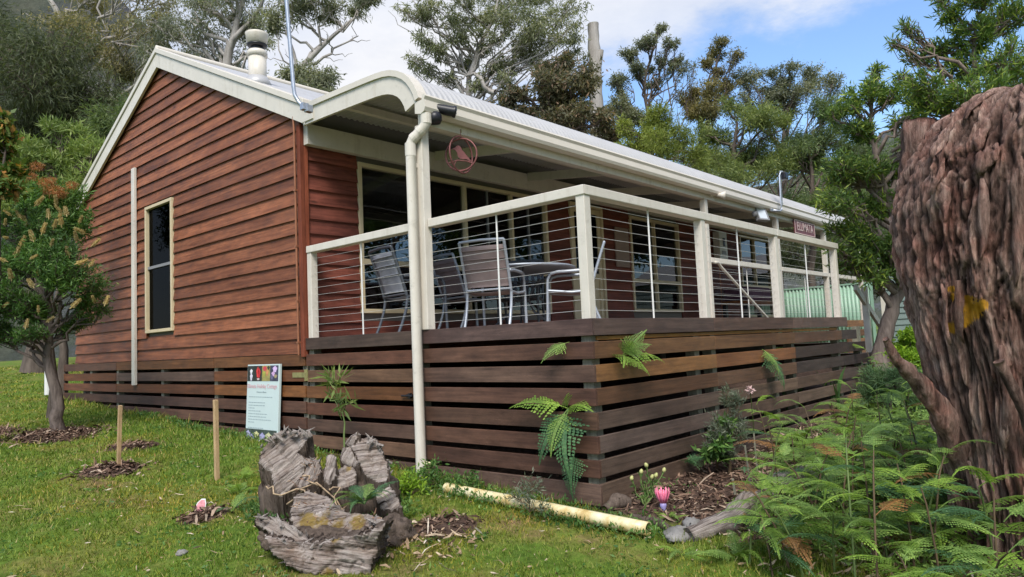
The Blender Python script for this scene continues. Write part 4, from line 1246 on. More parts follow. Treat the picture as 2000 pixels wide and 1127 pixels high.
STRAP = leaf_mat('strap_leaf', (0.045, 0.10, 0.035), (0.08, 0.16, 0.055), (0.13, 0.22, 0.08), .3, 2)
FLW_O = leaf_mat('orange_flower', (0.34, 0.13, 0.05), (0.44, 0.19, 0.08), (0.52, 0.30, 0.15), .3, 3)
M['brush'] = leaf_mat('cream_bristle', (0.38, 0.28, 0.12), (0.50, 0.40, 0.20), (0.60, 0.50, 0.30), .3, 3)

# ------------------------------------------------------------------ hills and far bush
def hill(name, pts, depth, mat, seed):
    """ridge at true distance: crest points (x in the photograph, height) swept back and forward"""
    rng = np.random.default_rng(seed)
    xs = np.linspace(pts[0][0], pts[-1][0], 70)
    hs = np.interp(xs, [p[0] for p in pts], [p[1] for p in pts])
    crest = np.array([at(x, y, depth) for x, y in zip(xs, hs)])
    crest[:, 2] += fbm(crest, .02, 5, seed) * depth * .018
    fw = -np.array([ROT[0, 2], ROT[1, 2], 0.0]); fw /= np.linalg.norm(fw)
    rows = []
    for k in np.linspace(-1, 1, 25):
        p = crest + fw * (k * depth * .35)
        h = crest[:, 2] * (1 - abs(k)) ** 1.1 - 4 * abs(k)
        p[:, 2] = h
        p[:, 2] += fbm(p, .03, 5, seed + 3) * depth * .03 * (1 - abs(k))
        rows.append(p)
    n = len(xs); V = np.concatenate(rows)
    i = np.arange(24)[:, None] * n + np.arange(n - 1)[None]
    F = np.stack([i, i + 1, i + n + 1, i + n], -1).reshape(-1, 4)
    tag(link(name, np_mesh(name, V, F, mat, True)), kind='structure')
def hill_mat(name, a, b2, c3):
    m, t, b, _ = base_mat(name)
    v = coords(t, (1, 1, .6), rnd=False)
    n = node(t, 'ShaderNodeTexNoise', {'Vector': v, 'Scale': .09, 'Detail': 10, 'Roughness': .7}).outputs[0]
    n2 = node(t, 'ShaderNodeTexNoise', {'Vector': v, 'Scale': .9, 'Detail': 8, 'Roughness': .75}).outputs[0]
    c = ramp(t, n, [(.36, a), (.5, b2), (.64, c3)])
    t.links.new(mulc(t, c, ramp(t, n2, [(.3, g(.6)), (.7, g(1.3))])), b.inputs['Base Color'])
    b.inputs['Roughness'].default_value = .95
    bump(t, b, n2, 1.0, 1.5)
    return m
HM = hill_mat('granite_hillside', (0.10, 0.10, 0.115), (0.055, 0.065, 0.045), (0.085, 0.09, 0.06))
hill('hill', [(-900, 250), (-300, -160), (40, -140), (180, -60), (330, 60), (430, 220), (560, 420), (800, 640)], 170, HM, 2)
hill('hill', [(700, 600), (1150, 470), (1500, 380), (1760, 265), (2000, 250), (2500, 300), (3200, 560)], 420, HM, 7)

# ------------------------------------------------------------------ trees behind the cottage
GB, DB = M['gumbark'], M['darkbark']
tree('casuarina_tree', 'dense blackish green tree with fine drooping needles at the far left behind the pale bush', 'tree',
     [foot(70, 19), at(80, 420, 19), at(95, 200, 19), at(100, 60, 19)], .28,
     pc(19, [(60, 150, 100, 75), (150, 200, 80, 55), (10, 90, 70, 60), (110, 90, 80, 50), (40, 250, 80, 60), (190, 175, 50, 45), (-60, 160, 80, 90), (130, 270, 70, 50), (30, 340, 90, 50), (195, 240, 40, 40), (-50, 30, 60, 50)], 1),
     36000, (.24, .022), (DARK, DB), 21, droop=.7, twig=30, cluster=.30)
tree('wattle_tree', 'dark olive wattle tree low behind the left roof edge', 'tree',
     [foot(190, 17), at(205, 400, 17), at(215, 300, 17)], .16,
     pc(17, [(220, 235, 45, 40), (180, 330, 60, 45), (230, 300, 40, 40), (120, 380, 80, 50), (255, 215, 25, 30), (200, 260, 40, 30)], 3),
     15000, (.16, .02), (WATTLE_D, DB), 22, droop=.2, twig=22)
tree('gum_tree', 'olive tinged gum tree with pale bare limbs left of the roof peak', 'tree',
     [foot(250, 27), at(235, 350, 27), at(170, 150, 27), at(120, 40, 27), at(60, -60, 27)], .25,
     pc(27, [(190, 70, 80, 30), (280, 45, 60, 32), (240, 115, 60, 25), (330, 85, 55, 40), (110, 25, 70, 30), (300, -10, 70, 30), (180, 5, 60, 25), (290, 150, 40, 25), (340, 140, 45, 30), (270, 190, 30, 22)], 4),
     14000, (.18, .036), (GUM_OL, GB), 23, droop=.7, twig=7, cluster=.34, split=3,
     bare=[(at(235, 340, 27), at(120, 100, 26), .12), (at(235, 340, 27), at(150, 30, 28), .14), (at(235, 330, 27), at(200, -10, 27), .11)])
tree('gum_tree', 'tall grey green gum tree with dark forked trunk behind the roof peak', 'tree',
     [foot(430, 24), at(436, 230, 24), at(445, 110, 24), at(462, 45, 24), at(485, -40, 24)], .24,
     pc(24, [(410, 50, 70, 45), (500, 35, 60, 45), (380, 110, 55, 35), (455, 115, 55, 30), (350, 30, 55, 35), (420, -10, 70, 35), (360, 150, 50, 25), (520, 80, 40, 30), (300, 120, 45, 30), (410, 150, 45, 22), (330, 185, 40, 25), (470, 150, 35, 20), (500, -20, 60, 30)], 5),
     21000, (.16, .032), (GUM2, GB), 24, droop=.7, twig=7, cluster=.34, split=3,
     bare=[(at(445, 120, 24), at(520, -30, 24), .10), (at(440, 180, 24), at(385, 30, 24), .09)])
tree('gum_tree', 'sparse gum with long bare pale branches reaching right above the flue', 'tree',
     [foot(560, 22), at(575, 240, 22), at(590, 130, 22), at(640, 80, 22), at(700, 30, 22)], .16,
     pc(22, [(690, 8, 35, 14), (640, 22, 35, 14), (560, 15, 40, 25), (610, -12, 50, 20), (720, -15, 30, 20), (535, 45, 25, 18)], 6),
     6500, (.18, .035), (GUM2, GB), 25, droop=.6, twig=10, cluster=.3, r1=.2,
     bare=[(at(585, 150, 22), at(560, -40, 22), .06), (at(590, 130, 22), at(700, 70, 22), .06), (at(600, 120, 22), at(650, 0, 22), .06), (at(620, 95, 22), at(725, 0, 22), .05), (at(582, 180, 22), at(540, 60, 22), .05)])
tree('gum_tree', 'small rounded gum crown just right of the flue', 'tree',
     [foot(590, 20), at(590, 230, 20), at(598, 165, 20)], .10,
     pc(20, [(600, 145, 32, 26), (570, 150, 25, 22), (630, 152, 26, 24), (608, 178, 34, 20), (645, 175, 14, 14), (580, 175, 25, 18)], 7),
     7500, (.16, .036), (GUM2, GB), 26, droop=.5, twig=12, cluster=.3)
tree('gum_tree', 'big open crowned gum tree with slender grey trunk above the verandah corner', 'tree',
     [foot(912, 22), at(913, 260, 22), at(916, 150, 22), at(935, 90, 22), at(968, 30, 22), at(985, -40, 22)], .11,
     pc(22, [(845, 100, 32, 20), (808, 118, 24, 14), (860, 55, 45, 28), (950, 45, 60, 32), (1045, 35, 65, 35), (1115, 62, 32, 28), (905, 108, 30, 18), (975, 110, 40, 24), (872, 150, 22, 16),
              (1030, 95, 40, 24), (1110, 8, 36, 32), (785, 22, 26, 14), (905, 5, 70, 20), (1020, -10, 80, 25), (1000, 145, 32, 18), (1075, 80, 32, 22), (945, 150, 26, 18), (840, 20, 32, 18), (835, 140, 20, 14), (1130, 105, 18, 18), (955, 75, 40, 20)], 8),
     23000, (.16, .032), (GUM, GB), 27, droop=.75, twig=7, cluster=.30, split=3, r1=.3,
     bare=[(at(914, 200, 22), at(800, -10, 22), .06), (at(915, 150, 22), at(870, 60, 22), .06), (at(968, 180, 21.5), at(880, 130, 22), .09), (at(916, 150, 22), at(985, 60, 22), .07), (at(914, 180, 22), at(860, 170, 22), .04), (at(985, 190, 22), at(960, 90, 22), .06)])
tree('red_leaf_tree', 'dense dark reddish leaved tree rising behind the verandah roof', 'tree',
     [foot(1090, 18), at(1090, 280, 18), at(1092, 120, 18)], .16,
     pc(18, [(1092, 118, 28, 32), (1075, 165, 45, 32), (1120, 180, 48, 34), (1060, 215, 65, 28), (1145, 220, 48, 28), (1005, 185, 25, 18), (1090, 140, 42, 32), (1180, 240, 30, 24), (1000, 210, 35, 18), (1100, 235, 70, 26), (1150, 180, 26, 22), (1210, 268, 26, 18), (1060, 140, 22, 20)], 9),
     30000, (.13, .045), (RED, DB), 28, droop=.15, twig=8, cluster=.36, split=3)
t = thing('dead_tree', 'broken off bare grey dead trunk standing against the cloud', 'tree', foot(1166, 22.5))
b0 = np.array(t.location)
P = np.array([foot(1166, 22.5), at(1166, 250, 22.5), at(1162, 130, 22.5), at(1158, 46, 22.5)]) - b0
rg = np.random.default_rng(8)
V, F = tube_np(np.concatenate([np.linspace(P[i], P[i + 1], 8)[:-1] for i in range(3)] + [P[-1:]]), np.linspace(.24, .17, 22) * (1 + rg.normal(0, .05, 22)), 12)
V = V + rg.normal(0, .008, V.shape)
link('trunk', np_mesh('trunk', V, F, GB, True), t)
P2 = np.array([at(1163, 150, 22.5), at(1172, 110, 22.4), at(1174, 98, 22.4)]) - b0
V, F = tube_np(P2, np.array([.16, .1, .09]), 8); link('broken_limb', np_mesh('broken_limb', V, F, GB, True), t)

def umbrella(label, seed, fx, d, clumps, spine, n):
    tree('gum_tree', label, 'tree', spine, .085, pc(d, clumps, seed, .35), int(n * 1.5), (.12, .034), (GUM2 if seed % 2 else GUM_OL, DB), seed, droop=.1, twig=9, cluster=.36, r1=.35, lim_r=.42, split=3, steep=2.2)
umbrella('slender stemmed umbrella gum with stacked flat leaf tufts nearest the white cloud', 41, 1262, 26,
         [(1290, 55, 13, 7), (1262, 82, 24, 10), (1312, 82, 18, 8), (1228, 106, 17, 11), (1330, 112, 16, 10), (1292, 128, 24, 12), (1215, 160, 20, 16), (1246, 140, 24, 13), (1212, 200, 22, 18), (1345, 128, 14, 9), (1270, 160, 20, 12), (1225, 235, 30, 16)],
         [foot(1275, 26), at(1268, 260, 26), at(1258, 170, 26), at(1285, 65, 26)], 12000)
umbrella('slender stemmed umbrella gum with two broad flat tufts in the middle of the blue sky', 42, 1380, 26.5,
         [(1408, 93, 34, 13), (1438, 106, 18, 10), (1372, 122, 18, 10), (1378, 172, 34, 17), (1345, 188, 24, 16), (1425, 165, 20, 12), (1400, 140, 16, 9), (1372, 212, 40, 20)],
         [foot(1365, 26.5), at(1368, 290, 26.5), at(1378, 190, 26.5), at(1408, 100, 26.5)], 10000)
umbrella('wide umbrella gum with a long level crown on fine stems right of the middle', 43, 1520, 27,
         [(1476, 138, 30, 12), (1448, 152, 22, 11), (1535, 138, 30, 12), (1520, 160, 32, 16), (1578, 150, 36, 13), (1618, 160, 26, 12), (1498, 188, 36, 20), (1440, 196, 30, 16), (1560, 172, 30, 14), (1640, 172, 14, 9), (1550, 205, 30, 20)],
         [foot(1520, 27), at(1528, 300, 27), at(1530, 215, 27), at(1525, 145, 27)], 12000)
tree('wattle_tree', 'bright yellow green wattle just above the verandah roof line', 'tree',
     [foot(1290, 17), at(1290, 320, 17), at(1288, 250, 17)], .10,
     pc(17, [(1288, 232, 32, 30), (1255, 262, 34, 26), (1318, 272, 36, 30), (1345, 305, 36, 28), (1280, 290, 44, 26), (1235, 290, 28, 20), (1225, 250, 18, 16)], 12),
     16000, (.12, .018), (WATTLE_B, DB), 31, droop=.1, up=.1, twig=8, split=3, cluster=.36)
tree('wattle_tree', 'mid green feathery wattle tree with dark stem in the middle behind the verandah roof', 'tree',
     [foot(1430, 19), at(1428, 340, 19), at(1440, 240, 19)], .13,
     pc(19, [(1460, 225, 55, 34), (1405, 250, 45, 32), (1395, 300, 48, 34), (1475, 285, 62, 42), (1440, 340, 60, 36), (1510, 330, 55, 40), (1370, 340, 40, 30), (1420, 205, 30, 22), (1510, 250, 40, 30)], 13),
     26000, (.14, .02), (WATTLE, DB), 32, droop=.15, twig=8, split=3, cluster=.36)
tree('wattle_tree', 'deep green feathery wattle tree beyond the right end of the verandah roof', 'tree',
     [foot(1590, 19.5), at(1585, 400, 19.5), at(1580, 280, 19.5)], .13,
     pc(19.5, [(1575, 262, 60, 34), (1560, 330, 62, 46), (1625, 300, 48, 44), (1640, 232, 28, 26), (1660, 355, 46, 38), (1580, 390, 60, 36), (1610, 225, 40, 24), (1690, 300, 40, 40)], 14),
     26000, (.14, .02), (WATTLE_D, DB), 33, droop=.15, twig=8, split=3, cluster=.36)
tree('wattle_tree', 'shaded dark wattle behind the green steel fence', 'tree',
     [foot(1580, 24), at(1580, 560, 24), at(1580, 490, 24)], .12,
     pc(24, [(1570, 500, 60, 40), (1640, 510, 50, 45), (1530, 470, 40, 40), (1690, 480, 50, 50), (1600, 450, 50, 40), (1720, 540, 40, 40), (1750, 500, 50, 50), (1800, 480, 60, 60)], 15),
     20000, (.17, .03), (DARK, DB), 34, droop=.2, twig=20)
for k, (px, d, lab) in enumerate(((1250, 34, 'dim grey green bush far behind the bright wattle'), (1430, 36, 'dim grey green bush far behind the feathery wattle'), (1640, 38, 'dim grey green bush far behind the lance leaved tree'),
                                (1030, 33, 'dim grey green bush low behind the reddish tree'), (1850, 36, 'dim grey green bush far behind the bark stump'))):
    c = [(px + dx, 330 - (90 if px < 400 else 0) + dy, 75, 60) for dx, dy in ((-90, 10), (0, -20), (80, 15), (-40, 70), (60, 80), (-120, 90), (130, 90))]
    tree('wattle_tree', lab, 'tree', [foot(px, d), at(px, 480, d), at(px, 330, d)], .2, pc(d, c, 50 + k), 12000, (.26, .05), (GUM2 if k % 2 else WATTLE_D, DB), 60 + k, droop=.3, twig=14)
# trees on the viewer's side, mirrored in the verandah glass
src = tree('gum_tree', 'gum tree seen only as a dark mirror image in the verandah windows', 'tree',
     [np.array([-7.0, -15.0, -2.0]), np.array([-7.1, -15.1, 3.0]), np.array([-6.8, -15.0, 7.5])], .25,
     [((-7, -15, 6.5), (2.2, 2.2, 1.5)), ((-8.6, -14.6, 4.8), (1.8, 1.8, 1.3)), ((-5.3, -15.4, 5.2), (1.8, 1.8, 1.3)), ((-7, -14.2, 3.2), (2.4, 2.0, 1.3)), ((-6, -15, 8.2), (1.6, 1.6, 1.1)), ((-8.2, -15.2, 7.6), (1.5, 1.5, 1.1))],
     9000, (.34, .10), (WATTLE_D, DB), 71, droop=.4, twig=22, group='trees mirrored in the windows')
for (x, y, s, rz) in ((1.5, -16.5, 1.15, 1.0), (7.5, -15, 1.2, 2.2), (13.5, -14, 1.1, 3.1), (20, -13, 1.25, 4.0), (-14.5, -10, 1.1, 5.0), (27, -10, 1.2, .5)):
    c = copy_tree(src); c.location = (x, y, gzf(x, y)); c.scale = (s, s, s); c.rotation_euler = (0, 0, rz)

# ------------------------------------------------------------------ nearer trees and shrubs
tree('lance_leaf_tree', 'leaning grey trunked tree with glossy lance leaves at the end of the deck', 'tree',
     [ground_at(1703, 775) + np.array([.05, -.25, 0]), at(1716, 700, 10), at(1734, 630, 10), at(1762, 555, 10), at(1752, 440, 10), at(1715, 330, 10), at(1700, 230, 10)], .135,
     pc(10, [(1690, 165, 32, 26), (1745, 195, 34, 34), (1655, 225, 30, 22), (1700, 255, 50, 34), (1668, 315, 50, 34), (1728, 335, 40, 36), (1648, 385, 40, 30), (1705, 415, 48, 38), (1740, 470, 36, 36), (1668, 470, 45, 30), (1695, 520, 46, 24), (1745, 520, 26, 28), (1640, 440, 30, 22), (1630, 480, 22, 14),
              (1790, 300, 50, 50), (1800, 420, 50, 60), (1780, 230, 40, 40), (1625, 340, 20, 16), (1720, 140, 16, 18)], 16, .8),
     18000, (.105, .022), (LANCE, M['greybark']), 35, up=.25, twig=10, cluster=.3, r1=.2, split=3)
tree('lance_leaf_tree', 'upright many shooted tree with glossy narrow leaves behind the top of the bark stump', 'tree',
     [foot(1930, 8.5), at(1925, 500, 8.5), at(1915, 250, 8.5), at(1905, 60, 8.5)], .10,
     pc(8.5, [(1900, 70, 45, 40), (1960, 35, 50, 40), (1835, 90, 30, 20), (1965, 120, 50, 44), (1880, 130, 40, 34), (1790, 112, 24, 14), (1850, 28, 26, 20), (1805, 160, 36, 22), (1900, 175, 60, 24), (1770, 52, 16, 12), (1990, 170, 50, 36), (1820, 205, 40, 26), (1745, 85, 12, 10), (1930, -20, 60, 30), (1830, -8, 22, 14), (1780, 190, 26, 20), (1760, 150, 14, 10)], 17, .8),
     14000, (.095, .018), (LANCE, M['greybark']), 36, up=.6, twig=30, cluster=.13, r1=.2)
# bottlebrush
bbp = ground_at(112, 852)
bt = tree('bottlebrush_tree', 'bottlebrush tree covered in faded cream flower spikes on the lawn at the left', 'tree',
     [bbp, at(112, 780, 9.0), at(92, 700, 9.0), at(98, 640, 9.0), at(95, 540, 9.0)], .085,
     pc(9.0, [(95, 520, 70, 60), (35, 490, 50, 60), (140, 545, 50, 48), (25, 585, 48, 44), (95, 440, 50, 34), (180, 592, 34, 22), (85, 610, 60, 34), (15, 430, 34, 30), (130, 480, 36, 36), (55, 650, 34, 22), (135, 635, 40, 22), (-10, 640, 40, 40), (-30, 520, 50, 60), (60, 410, 30, 20)], 18, .9),
     30000, (.075, .013), (BOTTLE, M['brownbark']), 37, up=.25, twig=14, cluster=.30, lim_r=.28, split=3)
rng = np.random.default_rng(77)
n = 260; zz = rng.random(n)
an = rng.random(n) * 6.283
Pq = np.stack([np.cos(an) * .006, np.sin(an) * .006, zz * .10], 1); Dq = np.stack([np.cos(an), np.sin(an), np.full(n, .35)], 1)
V, F = leaves(rng, Pq, Dq, .022 * (1 - .5 * zz), .004)
V2, F2 = tube_np(np.array([[0, 0, -.02], [0, 0, .05], [0, 0, .10]]), np.array([.004, .008, .005]), 5)
Vm, Fm = merge([(V, F), (V2, F2)])
spike = np_mesh('flower_spike', Vm, Fm, M['brush'])
for (px, py) in ((30, 395), (70, 400), (20, 420), (95, 425), (50, 440), (120, 440), (15, 465), (150, 470), (82, 455), (135, 500), (40, 480), (12, 510), (60, 505), (165, 455), (100, 480), (175, 520), (150, 515), (22, 545), (75, 535), (115, 555), (65, 560), (185, 590), (205, 595), (75, 610), (140, 600), (92, 628), (50, 640), (5, 600), (120, 415), (40, 425), (10, 440), (110, 400), (155, 435), (105, 445), (180, 480), (65, 470), (30, 500), (130, 420)):
    o = link('flower_spike', spike, bt)
    o.location = at(px, py, 8.35 + rng.random() * .35) - bbp
    o.rotation_euler = (rng.normal(0, .5), rng.normal(0, .5), rng.random() * 6); s = rng.uniform(.8, 1.5); o.scale = (s, s, s)
tree('pale_leaf_shrub', 'tall pale green shrub with long narrow leaves against the dark trees left of the gable', 'shrub',
     [foot(120, 13), at(125, 420, 13), at(120, 300, 13)], .08,
     pc(13, [(120, 290, 60, 40), (172, 298, 34, 34), (70, 330, 48, 40), (150, 345, 50, 40), (90, 245, 22, 24), (135, 255, 22, 16), (110, 380, 70, 40), (195, 290, 16, 16), (40, 290, 40, 40), (175, 350, 26, 30), (50, 400, 50, 40)], 19, .8),
     15000, (.15, .024), (LONGL, DB), 38, up=.45, twig=9, cluster=.3, split=3)
tree('turning_leaf_shrub', 'shrub with broad leaves turning orange brown at the left edge', 'shrub',
     [foot(-10, 8.6), at(-5, 420, 8.6), at(10, 300, 8.6)], .05,
     pc(8.6, [(12, 280, 22, 26), (5, 230, 14, 22), (22, 325, 24, 22), (-15, 340, 40, 40), (15, 365, 30, 18), (-20, 270, 30, 40)], 20),
     2600, (.10, .05), (BROAD, DB), 39, droop=.3, twig=12, cluster=.3)
orp = foot(100, 10.6)
ot = tree('orange_flower_shrub', 'shrub with soft orange flower heads between the bottlebrush and the gable', 'shrub',
     [orp, at(105, 480, 10.6), at(105, 390, 10.6)], .05,
     pc(10.6, [(95, 385, 44, 30), (140, 395, 34, 30), (55, 380, 30, 30), (110, 430, 60, 40), (160, 440, 30, 30)], 21),
     6000, (.10, .022), (BOTTLE, DB), 40, up=.3, twig=14)
n = 420
q = rng.normal(size=(n, 3)); V, F = leaves(rng, q * .045, q, .04, .009)
ofl = np_mesh('blossom', V, F, FLW_O)
for (px, py) in ((72, 325), (95, 362), (108, 372), (85, 355), (140, 362), (118, 380), (60, 345), (100, 352), (92, 375)):
    o = link('blossom', ofl, ot); o.location = at(px, py, 10.0 + rng.random() * .2) - orp; s = rng.uniform(.5, 1.0); o.scale = (s, s, s * .8)
# sapling by the gate
sp0 = np.array([-.35, 2.62, gzf(-.35, 2.62)])
tree('wattle_sapling', 'thin sapling with long pale leaves springing up in front of the gate above the log', 'sapling',
     [sp0, sp0 + np.array([.03, .02, .45]), sp0 + np.array([-.02, .08, .78])], .012,
     [(sp0 + np.array([-.03, .06, .86]), (.10, .12, .10)), (sp0 + np.array([-.02, .22, .72]), (.06, .14, .06)), (sp0 + np.array([0, -.10, .66]), (.06, .10, .05)), (sp0 + np.array([0, .05, .62]), (.06, .10, .05))],
     95, (.15, .024), (LONGL, M['green_stem']), 91, up=.3, twig=4, cluster=.25)
tree('lime_shrub', 'bright lime green shrub glowing between the leaning trunk and the bark stump', 'shrub',
     [ground_at(1778, 745), at(1778, 700, 9), at(1778, 680, 9)], .03,
     pc(9, [(1780, 672, 26, 26), (1765, 700, 26, 22), (1795, 705, 24, 24), (1750, 690, 14, 16), (1775, 650, 16, 12)], 22), 5200, (.055, .022), (LIME, DB), 44, up=.2, twig=16)
tree('needle_shrub', 'soft blue green needle leaved shrub spilling below the leaning trunk', 'shrub',
     [ground_at(1740, 830), at(1740, 800, 8), at(1738, 760, 8)], .03,
     pc(8, [(1735, 770, 40, 26), (1780, 765, 36, 26), (1690, 765, 30, 22), (1760, 735, 36, 18), (1710, 735, 28, 16), (1800, 790, 30, 20)], 23), 9000, (.085, .007), (BLUEG, DB), 45, up=.5, twig=22, cluster=.24)
gp = ground_at(1425, 925)
tree('grey_shrub', 'thin grey green upright shrub against the front boards beside two canes', 'shrub',
     [gp, at(1422, 840, 5.95), at(1420, 780, 5.95)], .012,
     pc(5.95, [(1420, 775, 12, 22), (1440, 790, 14, 26), (1408, 830, 20, 24), (1432, 840, 22, 26), (1400, 865, 22, 18), (1420, 880, 22, 18), (1448, 850, 10, 22)], 24), 4200, (.045, .007), (GREYL, M['stem']), 46, up=.7, twig=14, cluster=.25)
tree('leafy_bush', 'low broad leaved green bush at the foot of the front boards left of the canes', 'bush',
     [ground_at(1400, 920), at(1402, 880, 5.9), at(1400, 850, 5.9)], .012,
     pc(5.9, [(1398, 860, 20, 20), (1415, 830, 16, 16), (1395, 885, 24, 14)], 25), 700, (.075, .026), (BOTTLE, M['stem']), 47, up=.1, twig=8, cluster=.3)
for k, (px, py, h, lab) in enumerate(((1035, 1012, .22, 'wispy olive weed growing over the middle of the yellowed pipe'), (905, 960, .10, 'tuft of weeds at the hidden end of the yellowed pipe'), (840, 955, .16, 'dark leafy weed clump at the foot of the downpipe'), (800, 965, .10, 'lime green weed clump between the log and the downpipe'))):
    p = ground_at(px, py)
    tree('weed', lab, 'weed', [p, p + np.array([0, 0, h * .5]), p + np.array([0, .01, h])], .006,
         [(p + np.array([0, 0, h]), (.10, .12, .08)), (p + np.array([.02, .1, h * .6]), (.10, .10, .06)), (p + np.array([-.03, -.09, h * .5]), (.10, .10, .06))], 420, (.045, .009 if k == 0 else .016), ((GREYL, BOTTLE, BOTTLE, LIME)[k], M['stem']), 80 + k, up=.4, twig=8, cluster=.35)
# budded shrub in front of the front boards
lp = ground_at(1262, 990)
lt = thing('bud_shrub', 'small upright shrub with pale green buds beside the pink protea ornament', 'shrub', lp)
st, LPs, LDs = [], [], []
for (px, py) in ((1233, 938), (1252, 925), (1264, 912), (1280, 932), (1296, 922), (1272, 935), (1258, 945)):
    e = at(px, py, 5.1) - lp
    c = curve_pts(rng, (0, 0, 0), e, 7, .05, .0); st.append(tube_np(c, np.linspace(.007, .004, 7), 5))
    for f in np.linspace(.15, .97, 26):
        LPs.append(c[int(f * 6)] + (c[min(6, int(f * 6) + 1)] - c[int(f * 6)]) * ((f * 6) % 1)); LDs.append(unit(e[None])[0] * .9 + rng.normal(0, .55, 3))
    if (px, py) != (1258, 945):
        b = MB().lathe([(.002, -.004), (.012, .004), (.015, .016), (.010, .028), (.003, .034)], sides=10).obj('bud', paint('pale_bud', (.42, .42, .17), .6, .15, 30), lt, True)
        b.location = e; b.rotation_euler = (rng.normal(0, .3), rng.normal(0, .3), 0)
V, F = merge(st); link('stem', np_mesh('stem', V, F, M['green_stem'], True), lt)
V, F = leaves(rng, np.array(LPs), np.array(LDs), .042, .011); link('leaves', np_mesh('leaves', V, F, BOTTLE), lt)

# strap leaved clumps
def strap_clump(px, py, n, h, label):
    p = ground_at(px, py); t = thing('iris_clump', label, 'plant', p)
    rg = np.random.default_rng(px)
    for i in range(n):
        a = rg.random() * 6.28; l = h * rg.uniform(.6, 1.1); lean = rg.uniform(.1, .55)
        s = np.linspace(0, 1, 6); w = .022 * np.sin(np.pi * np.clip(s * .8 + .2, 0, 1)) ** .7; w[-1] = .001
        r = l * lean * s ** 1.8; z = l * (s - .25 * lean * s ** 3)
        c, sn = math.cos(a), math.sin(a)
        b0 = rg.normal(0, .04, 2)
        L = [(b0[0] + r_ * c - w_ * sn, b0[1] + r_ * sn + w_ * c, z_) for r_, z_, w_ in zip(r, z, w)]
        R_ = [(b0[0] + r_ * c + w_ * sn, b0[1] + r_ * sn - w_ * c, z_) for r_, z_, w_ in zip(r, z, w)]
        V = np.array(L + R_); F = [(k, k + 1, 6 + k + 1, 6 + k) for k in range(5)]
        link('leaf', np_mesh('leaf', V, F, STRAP, True), t)
strap_clump(1545, 815, 14, .52, 'clump of dark sword shaped leaves against the front boards, left of two')
strap_clump(1640, 800, 12, .55, 'clump of dark sword shaped leaves near the stair side, right of two')

# ------------------------------------------------------------------ ferns
def frond_mesh(name, mat, seed, a0, a1, npin=20, width=.30, tri=.9, m=7, fwd=.58):
    """one frond of length 1 along x; a0, a1: pitch at the base and at the tip"""
    rg = np.random.default_rng(seed)
    S = np.linspace(0, 1, 40); ang = a0 + (a1 - a0) * S ** 1.3
    X = np.concatenate([[0], np.cumsum(np.cos(ang[:-1]) / 39)]); Z = np.concatenate([[0], np.cumsum(np.sin(ang[:-1]) / 39)])
    V, F = [], []
    for s in np.linspace(.16, .985, npin):
        i = s * 39; k = int(i); f = i - k; k2 = min(39, k + 1)
        p = np.array([X[k] + (X[k2] - X[k]) * f, 0, Z[k] + (Z[k2] - Z[k]) * f]); a = ang[k]
        T = np.array([math.cos(a), 0, math.sin(a)]); N = np.array([-math.sin(a), 0, math.cos(a)])
        l = width * (1 - s) ** tri * min(1, (s - .08) * 9) + .012
        for sd in (-1, 1):
            dirp = unit((T * fwd + np.array([0, sd, 0]) - N * (.18 + rg.normal(0, .08)))[None])[0]
            l2 = l * rg.uniform(.88, 1.08)
            mm = max(2, int(m * l2 / width + 1.5))
            for u in np.linspace(.06, 1, mm):
                q = p + dirp * l2 * u - N * (.10 * l2 * u * u)
                pl = (.020 * (1 - u) ** .6 + .005) * 20 / npin
                wd = l2 / mm * .95
                for s2 in (-1, 1):
                    if u == 1 and s2 == 1: continue
                    pd = unit((T * s2 + dirp * .55)[None])[0] if u < 1 else dirp
                    b = len(V)
                    V += [q - dirp * wd * .55, q + pd * pl - dirp * wd * .26, q + pd * pl + dirp * wd * .34, q + dirp * wd * .55]
                    F.append((b, b + 1, b + 2, b + 3) if s2 * sd > 0 else (b + 3, b + 2, b + 1, b))
    rp = np.stack([X[::3], np.zeros(14), Z[::3]], 1)
    v, f = tube_np(rp, np.linspace(.009, .002, 14), 4)
    Vm, Fm = merge([(np.array(V), np.array(F)), (v, f)])
    return np_mesh(name, Vm, Fm, mat)
FR = {}
for key, mat in (('g', M['fern']), ('d', M['fern_dark']), ('l', M['fern_lime']), ('b', M['fern_dead'])):
    FR[key] = [frond_mesh('frond', mat, 5, rad(35), rad(-35)), frond_mesh('frond', mat, 6, rad(20), rad(-25), 22, .36), frond_mesh('frond', mat, 7, rad(55), rad(-60), 20, .26)]
HANG = {k: [frond_mesh('frond', m_, 8, rad(-20), rad(-84), 20, .42, .85, fwd=.3), frond_mesh('frond', m_, 9, rad(18), rad(-42), 19, .42, .85, fwd=.3)] for k, m_ in (('g', M['fern']), ('d', M['fern_dark']), ('l', M['fern_lime']))}
def frond(t, mesh, loc, rz, s, pitch=0, roll=0):
    o = link('frond', mesh, t); o.location = loc; o.scale = (s, s, s)
    o.rotation_euler = (roll, pitch, rz); return o
def fern(loc, n, s, label, keys='g', seed=0, group=None, flat=0):
    rg = random.Random(seed)
    t = thing('fern', label, 'fern', loc, group=group)
    for k in range(n):
        frond(t, rg.choice(FR[rg.choice(keys)]), (0, 0, 0), k * 6.283 / n + rg.uniform(-.4, .4), s * rg.uniform(.7, 1.15), rg.uniform(-.35, .25) + flat, rg.uniform(-.25, .25))
    return t
